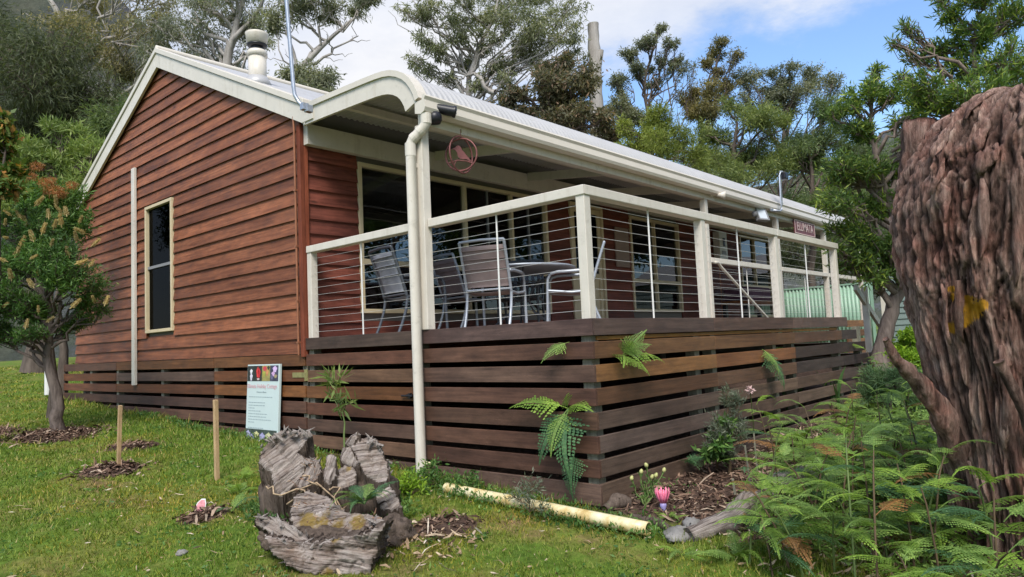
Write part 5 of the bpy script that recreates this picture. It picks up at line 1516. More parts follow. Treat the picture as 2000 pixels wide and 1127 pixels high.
def bracken(loc, h, n, s, label, keys='g', seed=0, group=None):
    rg = random.Random(seed)
    t = thing('bracken', label, 'fern', loc, group=group)
    lx, ly = rg.uniform(-.12, .12), rg.uniform(-.12, .12)
    P = [(0, 0, 0), (lx * .3, ly * .3, h * .5), (lx, ly, h), (lx * 1.5, ly * 1.5, h * 1.18)]
    MB().tube(P, [.007, .006, .005, .003], 5).obj('stem', M['stem'] if rg.random() < .6 else M['green_stem'], t, True)
    a = rg.uniform(0, 6.28)
    for k in range(n):
        f = .55 + .45 * k / max(1, n - 1)
        frond(t, rg.choice(FR[rg.choice(keys)][:2]), (lx * f, ly * f, h * f), a, s * rg.uniform(.75, 1.1), rg.uniform(-.15, .3), rg.uniform(-.2, .2))
        a += math.pi * rg.uniform(.75, 1.15)
    frond(t, rg.choice(FR[rg.choice(keys)]), P[-1], a + 1.2, s * .8, rg.uniform(-.3, .1), 0)
    return t
def gpt(px, py, x=-.05):
    d = pix_dir(px, py); k = (x - CAM[0]) / d[0]; return CAM + d * k
def fpt(px, py, y=-.05):
    d = pix_dir(px, py); k = (y - CAM[1]) / d[1]; return CAM + d * k
def hang(t, mesh, xd, nrm, s):
    x = Vector(xd).normalized(); n = Vector(nrm); n = (n - x * n.dot(x)).normalized(); y = n.cross(x)
    s *= 1.12; o = link('frond', mesh, t); o.rotation_euler = Matrix((x, y, n)).transposed().to_euler(); o.scale = (s, s, s)
def board_fern(origin, label, fr):
    t = thing('fern', label, 'fern', origin)
    for f in fr: hang(t, *f)
HL, HG, HD = HANG['l'][1], HANG['g'][1], HANG['d'][1]
board_fern(gpt(1112, 668, -.02), 'single fern frond drooping from the top gap left of the deck corner', [(HG, (-.55, .40, -.35), (-.75, .0, .65), .25)])
board_fern(gpt(1110, 798, -.02), 'large fern hanging out of the boards left of the deck corner',
           [(HL, (-.40, .85, .12), (-.45, -.1, .88), .44), (HL, (-.40, -.85, .10), (-.45, .1, .88), .32), (HG, (-.5, -.35, .55), (-.5, .1, .8), .20),
            (HD, (-.42, .36, -.78), (-.88, -.1, .45), .44), (HD, (-.45, -.24, -.82), (-.88, .0, .47), .50), (HG, (-.55, .08, -.72), (-.8, .0, .6), .36)])
board_fern(gpt(1124, 880, -.02), 'smaller dark fern frond hanging near the ground left of the deck corner', [(HD, (-.34, -.06, -.9), (-.93, 0, .3), .33)])
board_fern(fpt(1214, 695, -.02), 'bright fern tuft growing from the front boards right of the deck corner',
           [(HL, (-.72, -.55, -.12), (-.1, -.5, .86), .30), (HL, (.80, -.5, -.08), (.1, -.5, .86), .36), (HG, (.25, -.6, .62), (0, -.7, .6), .26), (HG, (-.3, -.65, .45), (0, -.7, .7), .22), (HL, (.35, -.75, -.5), (0, -.8, .6), .24), (HG, (.75, -.5, .35), (0, -.6, .8), .26)])
board_fern(fpt(1488, 682, -.02), 'lone fern frond drooping from the front boards midway along the deck', [(HD, (.12, -.45, -.80), (-.15, -.9, .4), .44), (HG, (-.15, -.55, -.6), (-.1, -.85, .5), .30)])
board_fern(fpt(1335, 905, -.02), 'small grey green fern poking from the lowest gap of the front boards', [(HD, (.8, -.55, .1), (0, -.5, .86), .28), (HD, (-.5, -.7, .2), (0, -.5, .86), .24), (HD, (.2, -.8, .25), (0, -.5, .86), .24)])
# ferns on the ground, one by one
for (px, py, n, s, keys, lab) in (
                (812, 962, 7, .27, 'lg', 'bright green fern beside the foot of the downpipe'),
        (470, 965, 6, .25, 'lg', 'light green fern on the lawn behind the pink leaf tag'),
        (455, 1000, 7, .26, 'gd', 'green fern right beside the pink leaf tag'),
        (480, 935, 5, .24, 'l', 'pale fern tuft right of the taller timber stake'),
        (478, 850, 4, .26, 'gl', 'thin fern sprig in front of the boards left of the welcome board'),
        (800, 1010, 5, .16, 'lg', 'tiny lime fern at the right end of the mossy log'),
        (1310, 1015, 5, .16, 'lg', 'small yellow green fern by the open end of the pipe'),
        (1330, 1085, 6, .22, 'gl', 'fern seedling in the grass below the grey stones, left one'),
        (1440, 1095, 7, .26, 'gl', 'fern in the grass below the grey stones, right one')):
    fern(ground_at(px, py), n, s, lab, keys, px)
rg = random.Random(12)
fern(at(712, 985, 4.72), 13, .30, 'feathery green fern nestled in the middle of the weathered stump', 'ggd', 715)
G1, L1 = 'bracken massed before the bark stump', 'bracken fern among the dense mass in front of the bark stump'
spots = []
while len(spots) < 84:
    x, y = rg.uniform(-.55, 1.9), rg.uniform(-2.55, -1.0)
    v = ROT.T @ (np.array([x, y, -1.4]) - CAM); px = 1000 + 1387 * v[0] / -v[2]
    if px < 1420 - 110 * (y + 1.0) * 0 or -v[2] < 3.0: continue
    if (x - .62) ** 2 + (y + 2.42) ** 2 < .42 ** 2: continue
    if x < .2 and y > -1.25: continue
    if all((x - a) ** 2 + (y - b) ** 2 > .10 ** 2 for a, b in spots): spots.append((x, y))
for i, (x, y) in enumerate(spots):
    bracken(on_ground(x, y), rg.uniform(.16, .62), rg.choice((4, 5, 6)), rg.uniform(.26, .44), L1, 'ggggglllllddb', i + 300, G1)
G2, L2 = 'ferns in the bed along the front boards', 'fern in the crowded bed between the front boards and the fallen log'
for i in range(46):
    x, y = rg.uniform(1.5, 6.2), rg.uniform(-1.6, -.3)
    if rg.random() < .6: fern(on_ground(x, y), rg.choice((6, 7, 8)), rg.uniform(.38, .60), L2, 'gglllglb', i + 500, G2)
    else: bracken(on_ground(x, y), rg.uniform(.25, .6), 5, rg.uniform(.28, .42), L2, 'glg', i + 500, G2)
for (px, py, h, s, lab, dd) in ((1790, 1010, .72, .56, 'tallest bracken with a pale frond arching across the bark stump', 0), (1905, 1040, .45, .5, 'bracken with fronds spread level in front of the stump base', 0), (1960, 1100, .3, .45, 'bracken at the lower right corner under the stump', 0)):
    p = ground_at(px, py); bracken(p, h, 4, s, lab, 'lg', px)
# ------------------------------------------------------------------ the bark stump
SD = 3.9
Rv, Uv, Fv = ROT[:, 0], ROT[:, 1], -ROT[:, 2]
def bark_stump():
    # left outline in the photograph (y, x of edge, radius, drop of the axis behind)
    rows = [(1140, 1868, .47), (1085, 1876, .43), (1000, 1876, .40), (900, 1857, .405), (790, 1832, .44), (680, 1803, .485), (600, 1778, .52), (530, 1767, .555), (430, 1758, .59), (380, 1764, .58), (330, 1776, .555), (285, 1795, .51), (250, 1815, .46), (222, 1838, .40), (203, 1872, .32), (192, 1900, .24), (186, 1930, .15), (183, 1955, .06)]
    py = np.array([r[0] for r in rows], float); ex = np.array([r[1] for r in rows], float); rr = np.array([r[2] for r in rows])
    q = np.linspace(0, 1, 330); q = np.interp(q, np.linspace(0, 1, len(rows)), np.arange(len(rows)))
    k = np.arange(len(rows)); PY = np.interp(q, k, py); EX = np.interp(q, k, ex); RR = np.interp(q, k, rr)
    ker = np.ones(15) / 15
    sm = lambda a: np.convolve(np.pad(a, 7, 'edge'), ker, 'valid')
    PY, EX, RR = sm(PY), sm(EX), sm(RR)
    base = at(1990, 1090, SD); base[2] = gzf(base[0], base[1])
    t = thing('bark_stump', 'huge shaggy brown bark tree stump with an orange lichen patch at the right edge', 'stump', base)
    na = 460
    an = np.linspace(0, 2 * math.pi, na, endpoint=False)
    hR = np.array([Rv[0], Rv[1], 0]); hR /= np.linalg.norm(hR); hF = np.array([Fv[0], Fv[1], 0]); hF /= np.linalg.norm(hF)
    C = np.array([at(x, y, SD) for x, y in zip(EX, PY)]) + hR * (RR[:, None] + .065) - base
    rd = np.cos(an)[:, None] * hR + np.sin(an)[:, None] * hF
    ring = rd[None] * RR[:, None, None]
    V = (C[:, None] + ring)
    flat = V.reshape(-1, 3)
    # warp: plates of bark with fissures
    Q = np.stack([np.repeat(np.arange(len(q)), na) * 0.0 + flat[:, 2], np.tile(an, len(q)) * 1.0, np.zeros(len(flat))], 1)
    h = np.zeros(len(flat)); cre = np.zeros(len(flat))
    dirs = np.tile(rd, (len(q), 1))
    rep = np.repeat(RR, na)
    plate = np.zeros(len(flat))
    for i in range(len(flat)):
        d = dirs[i]; z = flat[i, 2]; u = d * .55
        zc = 1.8 * z if z < 1.3 else 1.8 * 1.3 + 3.4 * (z - 1.3)
        zl = zc / 8.5 + .35
        wv = Vector((u[0] * 4, u[1] * 4, zl * 4))
        wx = mnoise.fractal(wv, .9, 2.0, 4); wy = mnoise.fractal(wv + Vector((9, 4, 2)), .9, 2.0, 4)
        p = Vector((u[0] * 15 + 1.0 * wx, u[1] * 15 + 1.0 * wy, zc + 1.1 * wx))
        ds, ps = mnoise.voronoi(p)
        e1 = ds[1] - ds[0]
        zs = z * 1.4 if z < 1.3 else 1.82 + (z - 1.3) * 2.8
        g1 = (1 - abs(mnoise.noise(Vector((u[0] * 17 + .7 * wx, u[1] * 17 + .7 * wy, zs + .5 * wx))))) ** 6
        g2 = (1 - abs(mnoise.noise(Vector((u[0] * 36 + wy, u[1] * 36 + wx, zs * 2.4))))) ** 7
        crack = min(1.0, e1 / .22); crack = crack * crack * (3 - 2 * crack)
        rnd = mnoise.cell(ps[0] * 7.3)
        lift = (p - ps[0]).z
        f2 = mnoise.fractal(Vector((u[0] * 28 + 1.2 * wx, u[1] * 28 + 1.2 * wy, zc * 1.2)), .8, 2.1, 4)
        f3 = mnoise.fractal(Vector((u[0] * 70, u[1] * 70, zc * 4)), .8, 2.1, 3)
        c = mnoise.noise(Vector((u[0] * 2.6, u[1] * 2.6, z * 1.1)))
        ridge = mnoise.fractal(Vector((u[0] * 6, u[1] * 6, z * .9)), .8, 2.0, 3)
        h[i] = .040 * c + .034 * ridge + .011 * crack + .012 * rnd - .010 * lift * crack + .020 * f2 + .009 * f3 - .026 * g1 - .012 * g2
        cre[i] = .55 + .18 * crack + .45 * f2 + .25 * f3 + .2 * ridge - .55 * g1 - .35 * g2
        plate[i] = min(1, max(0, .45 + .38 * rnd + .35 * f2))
    top = np.clip((flat[:, 2] - 1.55) / .5, 0, 1)
    h -= np.mean(h)
    ero = np.clip(1.2 - np.repeat(np.linspace(0, 1, len(q)), na) ** 10, .2, 1)
    flat = flat + dirs * (h * ero)[:, None]
    flat[:, 2] += h * .35 * np.clip(top * 1.4, 0, 1)
    n = len(q)
    i = np.arange(n - 1)[:, None] * na; j = np.arange(na)[None]
    F = np.stack([i + j, i + (j + 1) % na, i + na + (j + 1) % na, i + na + j], -1).reshape(-1, 4)
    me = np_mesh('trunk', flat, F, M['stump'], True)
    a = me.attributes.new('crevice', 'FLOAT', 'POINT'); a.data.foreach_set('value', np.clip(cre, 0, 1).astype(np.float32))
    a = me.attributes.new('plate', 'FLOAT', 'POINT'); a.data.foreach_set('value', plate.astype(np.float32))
    wp = flat + base
    lich = np.zeros(len(flat))
    front = (dirs @ hF) < .1
    for (x, y, r) in ((1898, 606, .075), (1880, 625, .068), (1862, 640, .05), (1868, 580, .04), (1915, 596, .055), (1858, 565, .03), (1892, 588, .045)):
        d = pix_dir(x, y); d = d / np.linalg.norm(d)
        w = wp - CAM; dist = np.linalg.norm(w - (w @ d)[:, None] * d, axis=1)
        lich = np.maximum(lich, np.exp(-(dist / r) ** 2) * front)
    a = me.attributes.new('lichen', 'FLOAT', 'POINT'); a.data.foreach_set('value', lich.astype(np.float32))
    link('trunk', me, t)
    # loose strips of bark standing off the trunk
    rg = np.random.default_rng(9)
    for s in range(40):
        k0 = rg.integers(40, 235); ln = rg.integers(14, 60); a0 = rg.uniform(3.3, 6.1)
        ks = np.linspace(k0, min(k0 + ln, 300), 7).astype(int)
        w = rg.uniform(.012, .034); wl = np.sin(np.linspace(.25, 2.9, 7)) * w
        off = .006 + rg.uniform(.0, .022) * np.linspace(0, 1, 7)[:: rg.choice((1, -1))] ** 2
        wob = np.cumsum(rg.normal(0, .012, 7))
        Ls, Rs, Bs = [], [], []
        for m_, (kk, w_, o_, wb) in enumerate(zip(ks, wl, off, wob)):
            for sgn, lst in ((-1, Ls), (0, Bs), (1, Rs)):
                aa = a0 + wb + sgn * w_ / RR[kk]
                idx = kk * na + int((aa / (2 * math.pi)) * na) % na
                dd = dirs[idx]
                lst.append(C[kk] + dd * (RR[kk] + h[idx] * ero[idx] * .8 + .012 + o_ + (.008 if sgn == 0 else 0)))
        V = np.array(Ls + Bs + Rs); F = [(a_, a_ + 1, 7 + a_ + 1, 7 + a_) for a_ in range(6)] + [(7 + a_, 7 + a_ + 1, 14 + a_ + 1, 14 + a_) for a_ in range(6)]
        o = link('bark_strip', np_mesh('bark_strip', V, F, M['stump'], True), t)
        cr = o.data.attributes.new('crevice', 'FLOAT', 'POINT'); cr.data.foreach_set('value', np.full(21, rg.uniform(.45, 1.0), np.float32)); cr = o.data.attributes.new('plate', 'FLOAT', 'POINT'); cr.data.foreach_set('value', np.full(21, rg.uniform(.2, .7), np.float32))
        m_ = o.modifiers.new('s', 'SOLIDIFY'); m_.thickness = .005
    def rough_limb(pts, rads, name, seed):
        rg = np.random.default_rng(seed)
        P = np.concatenate([np.linspace(pts[i], pts[i + 1], 14)[:-1] for i in range(len(pts) - 1)] + [np.array(pts[-1:])])
        r = np.interp(np.linspace(0, 1, len(P)), np.linspace(0, 1, len(rads)), rads)
        V, F = tube_np(P, r, 40)
        hh = np.array([mnoise.fractal(Vector((v[0] * 14, v[1] * 14, v[2] * 4 + seed)), .9, 2.1, 4) for v in V])
        cen = np.repeat(P, 40, 0); V = cen + (V - cen) * (1 + .34 * hh)[:, None]
        b = len(V); V = np.concatenate([V, P[:1], P[-1:]])
        F = [tuple(f) for f in F] + [(k, (k + 1) % 40, b) for k in range(40)] + [((len(P) - 1) * 40 + (k + 1) % 40, (len(P) - 1) * 40 + k, b + 1) for k in range(40)]
        me = bpy.data.meshes.new(name); me.from_pydata([tuple(v) for v in V], [], F); me.materials.append(M['stump']); me.shade_smooth()
        a = me.attributes.new('crevice', 'FLOAT', 'POINT'); a.data.foreach_set('value', np.concatenate([np.clip(.42 + .8 * hh, 0, 1), [.3, .5]]).astype(np.float32))
        a = me.attributes.new('plate', 'FLOAT', 'POINT'); a.data.foreach_set('value', np.full(len(V), .4, np.float32))
        return link(name, me, t)
    rough_limb([at(1730, 662, 3.7) - base, at(1752, 705, 3.75) - base, at(1790, 742, 3.8) - base, at(1835, 800, 3.85) - base, at(1880, 890, 3.9) - base, at(1910, 1010, 3.95) - base], [.014, .030, .044, .058, .075, .10], 'broken_limb', 4)
    sp = rough_limb([at(1795, 470, 4.4) - base, at(1797, 400, 4.4) - base, at(1796, 320, 4.4) - base, at(1800, 238, 4.4) - base], [.14, .13, .115, .11], 'splintered_spar', 9)
    rough_limb([at(1950, 705, 3.46) - base, at(2000, 800, 3.47) - base, at(2040, 900, 3.5) - base], [.022, .032, .04], 'root_ridge', 13)
bark_stump()

# ------------------------------------------------------------------ the weathered stump and its root log
def side_mat():
    return M['darkbark']
def chunk(parent, name, poly, d, n, thick, grain_deg, base, rough=.012, freq=30, moss=None, step=.008, bend=0.0, jag=.35, taper=1.0):
    """solid slab with a rough split face; poly in photograph points on a plane d metres away"""
    n = np.asarray(n, float); n /= np.linalg.norm(n)
    c2 = np.mean(poly, axis=0); P0 = at(c2[0], c2[1], d)
    pts = []
    for (x, y) in poly:
        r = pix_dir(x, y); k = ((P0 - CAM) @ n) / (r @ n); pts.append(CAM + r * k)
    pts = np.array(pts)
    u = Rv - n * (Rv @ n); u /= np.linalg.norm(u); v = np.cross(n, u)
    uv = np.stack([(pts - P0) @ u, (pts - P0) @ v], 1)
    rg = np.random.default_rng(int(abs(c2[0] * 7 + c2[1])))
    lo, hi = uv.min(0) - step, uv.max(0) + step
    gx = np.arange(lo[0], hi[0], step); gy = np.arange(lo[1], hi[1], step)
    GX, GY = np.meshgrid(gx, gy)
    jx = np.array([.014 * mnoise.noise(Vector((a * 13, b * 13, 1.3))) + .010 * mnoise.noise(Vector((a * 80, b * 80, 3.3))) for a, b in zip(GX.ravel(), GY.ravel())]).reshape(GX.shape)
    jy = np.array([.014 * mnoise.noise(Vector((a * 13, b * 13, 7.7))) + .010 * mnoise.noise(Vector((a * 80, b * 80, 9.3))) for a, b in zip(GX.ravel(), GY.ravel())]).reshape(GX.shape)
    tx, ty = GX + jx, GY + jy
    ins = np.zeros(GX.shape, bool); m = len(uv)
    for i in range(m):
        (x1, y1), (x2, y2) = uv[i], uv[(i + 1) % m]
        cnd = ((y1 > ty) != (y2 > ty)) & (tx < (x2 - x1) * (ty - y1) / (y2 - y1 + 1e-12) + x1)
        ins ^= cnd
    g_ = rad(grain_deg); al = GX * math.cos(g_) + GY * math.sin(g_); ac = -GX * math.sin(g_) + GY * math.cos(g_)
    H = np.zeros(GX.shape)
    for i, (a, b) in enumerate(zip(al.ravel(), ac.ravel())):
        w = mnoise.noise(Vector((a * 5, b * 5, 2.0)))
        r1 = abs(mnoise.fractal(Vector((a * freq * .10, b * freq + 1.2 * w, d)), .8, 2.0, 3))
        r2 = abs(mnoise.noise(Vector((a * freq * .35 + 3, b * freq * .16 + w, d + 4))))
        r3 = abs(mnoise.fractal(Vector((a * 5, b * 75 + 2 * w, d + 1)), .8, 2.0, 2))
        big = mnoise.fractal(Vector((a * 3, b * 7, d)), .9, 2.0, 3)
        H.ravel()[i] = rough * (.5 * r3 * 3 - .9 * (1 - min(1, r1 * 6)) ** 3 - 1.6 * (1 - min(1, r2 * 12)) ** 2) + rough * 4.0 * big
    D = np.full(GX.shape, 9.0)
    for i in range(m):
        p, q = uv[i], uv[(i + 1) % m]; sg_ = q - p; L2 = sg_ @ sg_ + 1e-12
        tt = np.clip(((GX - p[0]) * sg_[0] + (GY - p[1]) * sg_[1]) / L2, 0, 1)
        D = np.minimum(D, np.hypot(GX - p[0] - tt * sg_[0], GY - p[1] - tt * sg_[1]))
    H -= .020 * np.exp(-D / .012)
    W = P0 + GX[..., None] * u + GY[..., None] * v + n * H[..., None]
    idx = -np.ones(GX.shape, int); idx[ins] = np.arange(ins.sum())
    V = W[ins]; nv = len(V)
    cell = ins[:-1, :-1] & ins[1:, :-1] & ins[:-1, 1:] & ins[1:, 1:]
    a, b, c_, e = idx[:-1, :-1][cell], idx[:-1, 1:][cell], idx[1:, 1:][cell], idx[1:, :-1][cell]
    Ff = np.stack([a, b, c_, e], 1)
    edges = {}
    for f in Ff:
        for k in range(4):
            p, q = int(f[k]), int(f[(k + 1) % 4])
            if (q, p) in edges: del edges[(q, p)]
            else: edges[(p, q)] = 1
    cen = V.mean(0)
    nb = rg.normal(0, .006, V.shape)
    Vb = cen + (V - cen) * taper + np.asarray(thick) + nb
    Fb = Ff[:, ::-1] + nv
    bv = sorted({p for pq in edges for p in pq}); bi = {p: k for k, p in enumerate(bv)}
    LAY = 7; layers = []
    for q in range(1, LAY):
        t_ = q / LAY; P_ = V[bv] * (1 - t_) + Vb[bv] * t_
        jit = np.array([[mnoise.noise(Vector((p[0] * 22 + o, p[1] * 22, p[2] * 7))) for o in (0, 5, 9)] for p in P_]) * .020
        layers.append(P_ + jit)
    off = 2 * nv; Fs = []
    for (p, q) in edges:
        cp = [p] + [off + k * len(bv) + bi[p] for k in range(LAY - 1)] + [p + nv]
        cq = [q] + [off + k * len(bv) + bi[q] for k in range(LAY - 1)] + [q + nv]
        for k in range(LAY): Fs.append((cp[k], cp[k + 1], cq[k + 1], cq[k]))
    Fs = np.array(Fs)
    Fa = np.concatenate([Ff, Fs, Fb])
    Vall = np.concatenate([V, Vb] + layers); nx_ = len(Vall) - 2 * nv
    me = np_mesh(name, Vall - base, Fa, M['weathered'])
    me.materials.append(M['rot'])
    mi = np.zeros(len(Fa), np.int32); mi[len(Ff):] = 1; me.polygons.foreach_set('material_index', mi)
    sm_ = np.zeros(len(Fa), bool); sm_[:len(Ff)] = True; me.polygons.foreach_set('use_smooth', sm_)
    gr = np.stack([al[ins] * 3.5, ac[ins] * 62.0, np.full(nv, d * 3)], 1)
    at_ = me.attributes.new('grain', 'FLOAT_VECTOR', 'POINT'); at_.data.foreach_set('vector', np.concatenate([gr, gr, np.zeros((nx_, 3))]).astype(np.float32).ravel())
    mo = np.zeros(nv)
    for (x, y, r) in (moss or []):
        dd = pix_dir(x, y); dd /= np.linalg.norm(dd); w = V - CAM
        mo = np.maximum(mo, np.exp(-(np.linalg.norm(w - (w @ dd)[:, None] * dd, axis=1) / r) ** 2))
    a_ = me.attributes.new('moss', 'FLOAT', 'POINT'); a_.data.foreach_set('value', np.concatenate([mo, mo, np.zeros(nx_)]).astype(np.float32))
    return link(name, me, parent)
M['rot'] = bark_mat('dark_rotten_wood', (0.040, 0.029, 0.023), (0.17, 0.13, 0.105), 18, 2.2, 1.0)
sb = ground_at(640, 1030)
M['splint'] = bark_mat('grey_splinter_wood', (0.14, 0.115, 0.10), (0.40, 0.355, 0.325), 60, 20, .6)
ws = thing('weathered_stump', 'split grey weathered stump with mossy root log lying on the lawn', 'stump', sb)
toC = -Fv
def nn(a, b): return toC * a + np.array([0, 0, 1.0]) * b
back = Fv * .28 - np.array([0, 0, .95]); back /= np.linalg.norm(back)
chunk(ws, 'split_face', [(502, 905), (507, 885), (516, 868), (530, 852), (545, 843), (562, 839), (580, 842), (600, 837), (608, 848), (598, 866), (584, 882), (590, 892), (600, 898), (592, 925), (585, 940), (565, 958), (548, 974), (536, 962), (530, 945), (526, 922), (514, 914)], 5.0, nn(.85, .5), back * .42, 42, sb, .012, 26)
chunk(ws, 'split_face', [(585, 895), (600, 890), (626, 899), (629, 920), (618, 936), (604, 950), (588, 958), (572, 950), (572, 925)], 4.97, nn(.8, .6), back * .36, 70, sb, .010, 28)
chunk(ws, 'split_face', [(638, 886), (648, 884), (657, 895), (654, 912), (661, 930), (650, 946), (642, 952), (632, 940), (631, 915)], 4.94, nn(.85, .5) + Rv * .15, back * .36, 80, sb, .010, 30)
chunk(ws, 'split_face', [(690, 858), (700, 853), (722, 852), (742, 862), (748, 880), (756, 905), (762, 922), (758, 945), (735, 942), (712, 930), (700, 905), (692, 885), (684, 870)], 5.05, nn(.85, .5), back * .42, 8, sb, .012, 26)
chunk(ws, 'split_face', [(735, 940), (758, 945), (782, 975), (786, 992), (765, 1000), (745, 996), (738, 985), (728, 962)], 4.9, nn(.75, .65), back * .2, 30, sb, .012, 24)
chunk(ws, 'dark_shell', [(686, 846), (694, 842), (706, 850), (694, 862), (690, 872), (700, 890), (706, 908), (690, 915), (672, 908), (661, 893), (672, 872)], 5.1, nn(.8, .2) - Rv * .5, back * .40, 60, sb, .016, 18)
chunk(ws, 'split_face', [(655, 918), (672, 906), (690, 914), (700, 925), (695, 945), (676, 955), (660, 955), (652, 945)], 5.0, nn(.7, .7), back * .3, 20, sb, .012, 30, moss=[(680, 915, .05)])
chunk(ws, 'saddle', [(562, 1012), (570, 985), (582, 968), (604, 960), (628, 962), (645, 968), (655, 985), (690, 1002), (730, 1012), (757, 1020), (735, 1036), (690, 1048), (650, 1058), (610, 1052), (580, 1040)], 4.55, nn(.6, .8), Fv * .08 - np.array([0, 0, .22]), 12, sb, .014, 22,
      moss=[(600, 1018, .13), (650, 1030, .16), (700, 1022, .13)])
chunk(ws, 'root_log', [(512, 1046), (545, 1050), (585, 1058), (640, 1056), (690, 1044), (728, 1030), (757, 1020), (752, 1035), (742, 1050), (738, 1080), (728, 1105), (724, 1150), (640, 1150), (580, 1115), (530, 1085), (520, 1062)], 4.06, nn(.95, .25), Fv * .30 - np.array([0, 0, .06]), -8, sb, .016, 30, moss=[(640, 1120, .06), (655, 1050, .05), (715, 1125, .05)])
chunk(ws, 'root_arm', [(494, 1012), (500, 1003), (518, 1003), (545, 1014), (575, 1030), (600, 1046), (622, 1056), (600, 1062), (570, 1054), (540, 1046), (512, 1036), (500, 1026)], 4.18, nn(.75, .6), Fv * .12 - np.array([0, 0, .10]), -28, sb, .012, 34)
chunk(ws, 'rotten_end', [(505, 1036), (530, 1040), (542, 1048), (541, 1066), (535, 1078), (520, 1080), (508, 1066), (500, 1048)], 4.2, nn(.95, .2) - Rv * .25, Fv * .2, 80, sb, .010, 20).data.materials[0] = M['rot']
def blob(parent, name, c, r, mat, base, seed, amp=.25, sides=40, rows=26):
    th = np.linspace(0, math.pi, rows); ph = np.linspace(0, 2 * math.pi, sides, endpoint=False)
    D = np.stack([np.sin(th)[:, None] * np.cos(ph), np.sin(th)[:, None] * np.sin(ph), np.broadcast_to(np.cos(th)[:, None], (rows, sides))], -1).reshape(-1, 3)
    hh = np.array([mnoise.fractal(Vector(p * 2.2) + Vector((seed, 0, 0)), .9, 2.0, 4) for p in D])
    V = D * np.asarray(r) * (1 + amp * hh)[:, None] + np.asarray(c) - base
    i = np.arange(rows - 1)[:, None] * sides; k = np.arange(sides)[None]
    F = np.stack([i + k, i + sides + k, i + sides + (k + 1) % sides, i + (k + 1) % sides], -1).reshape(-1, 4)
    return link(name, np_mesh(name, V, F, mat, True), parent)
def flank(px, py, d, r):
    p = at(px, py, d); return p, r
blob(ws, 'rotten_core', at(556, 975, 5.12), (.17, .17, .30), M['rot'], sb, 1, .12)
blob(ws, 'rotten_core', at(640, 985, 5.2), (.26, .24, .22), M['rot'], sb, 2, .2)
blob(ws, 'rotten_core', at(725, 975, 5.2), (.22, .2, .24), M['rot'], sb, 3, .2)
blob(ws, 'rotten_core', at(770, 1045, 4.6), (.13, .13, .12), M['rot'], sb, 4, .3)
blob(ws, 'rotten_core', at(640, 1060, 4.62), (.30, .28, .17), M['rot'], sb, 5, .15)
rg = np.random.default_rng(15)
for (line, d, nsp) in (([(512, 872), (530, 850), (562, 839), (606, 840)], 5.02, 22), ([(690, 856), (722, 851), (748, 872), (762, 922)], 5.06, 14), ([(585, 893), (626, 899)], 4.98, 6), ([(502, 905), (526, 925), (548, 974)], 5.0, 10), ([(720, 1012), (757, 1020), (745, 1050)], 4.3, 10), ([(500, 1004), (545, 1014), (600, 1046)], 4.17, 10), ([(512, 1046), (585, 1060), (690, 1046)], 4.08, 14)):
    ln = np.array(line, float); cum = np.linspace(0, 1, len(ln))
    for k in range(nsp):
        f = rg.random(); x, y = np.interp(f, cum, ln[:, 0]), np.interp(f, cum, ln[:, 1])
        p = at(x + rg.normal(0, 2), y + rg.uniform(0, 9), d + rg.uniform(-.02, .06)) - sb
        q = p + (Uv * rg.uniform(.01, .045) + Rv * rg.normal(0, .022) - Fv * rg.normal(.005, .02))
        w_ = rg.uniform(.006, .016)
        MB().tube([p - (q - p) * .8, p, q], [w_ * .8, w_, .001], 5).obj('splinter', M['splint'], ws)
for (x0, y0, x1, y1) in ((520, 950, 600, 975), (590, 930, 640, 985), (560, 985, 680, 985), (640, 950, 660, 990)):
    a = at(x0, y0, 4.9) - sb; b = at(x1, y1, 4.8) - sb
    MB().tube(list(curve_pts(np.random.default_rng(x0), a, b, 8, .12, .1)), [.006] * 7 + [.003], 6).obj('twig', M['litter'], ws, True)

def needles(parent, spots, n, seed):
    rg = np.random.default_rng(seed); P = []
    for (px, py, d, r) in spots:
        c = at(px, py, d); P.append(c + (rg.normal(0, r, (n, 1)) * Rv + rg.normal(0, r * .6, (n, 1)) * Uv - rg.uniform(0, .02, (n, 1)) * Fv))
    P = np.concatenate(P) - sb; D = rg.normal(size=P.shape) * np.array([1, 1, .5])
    V, F = leaves(rg, P, D, rg.uniform(.02, .06, len(P)), rg.uniform(.003, .010, len(P)))
    tag(link('dry_leaves', np_mesh('dry_leaves', V, F, M['dry']), parent), kind='stuff')
M['dry'] = chips_mat('dry_brown_leaves', [(0, (0.10, 0.055, 0.035)), (0.5, (0.24, 0.14, 0.09)), (1, (0.42, 0.31, 0.22))])
needles(ws, [(612, 935, 4.86, .045), (590, 950, 4.86, .04), (605, 905, 4.90, .03), (590, 985, 4.52, .05), (660, 1012, 4.45, .07), (720, 1020, 4.42, .05), (640, 990, 4.5, .05)], 26, 5)
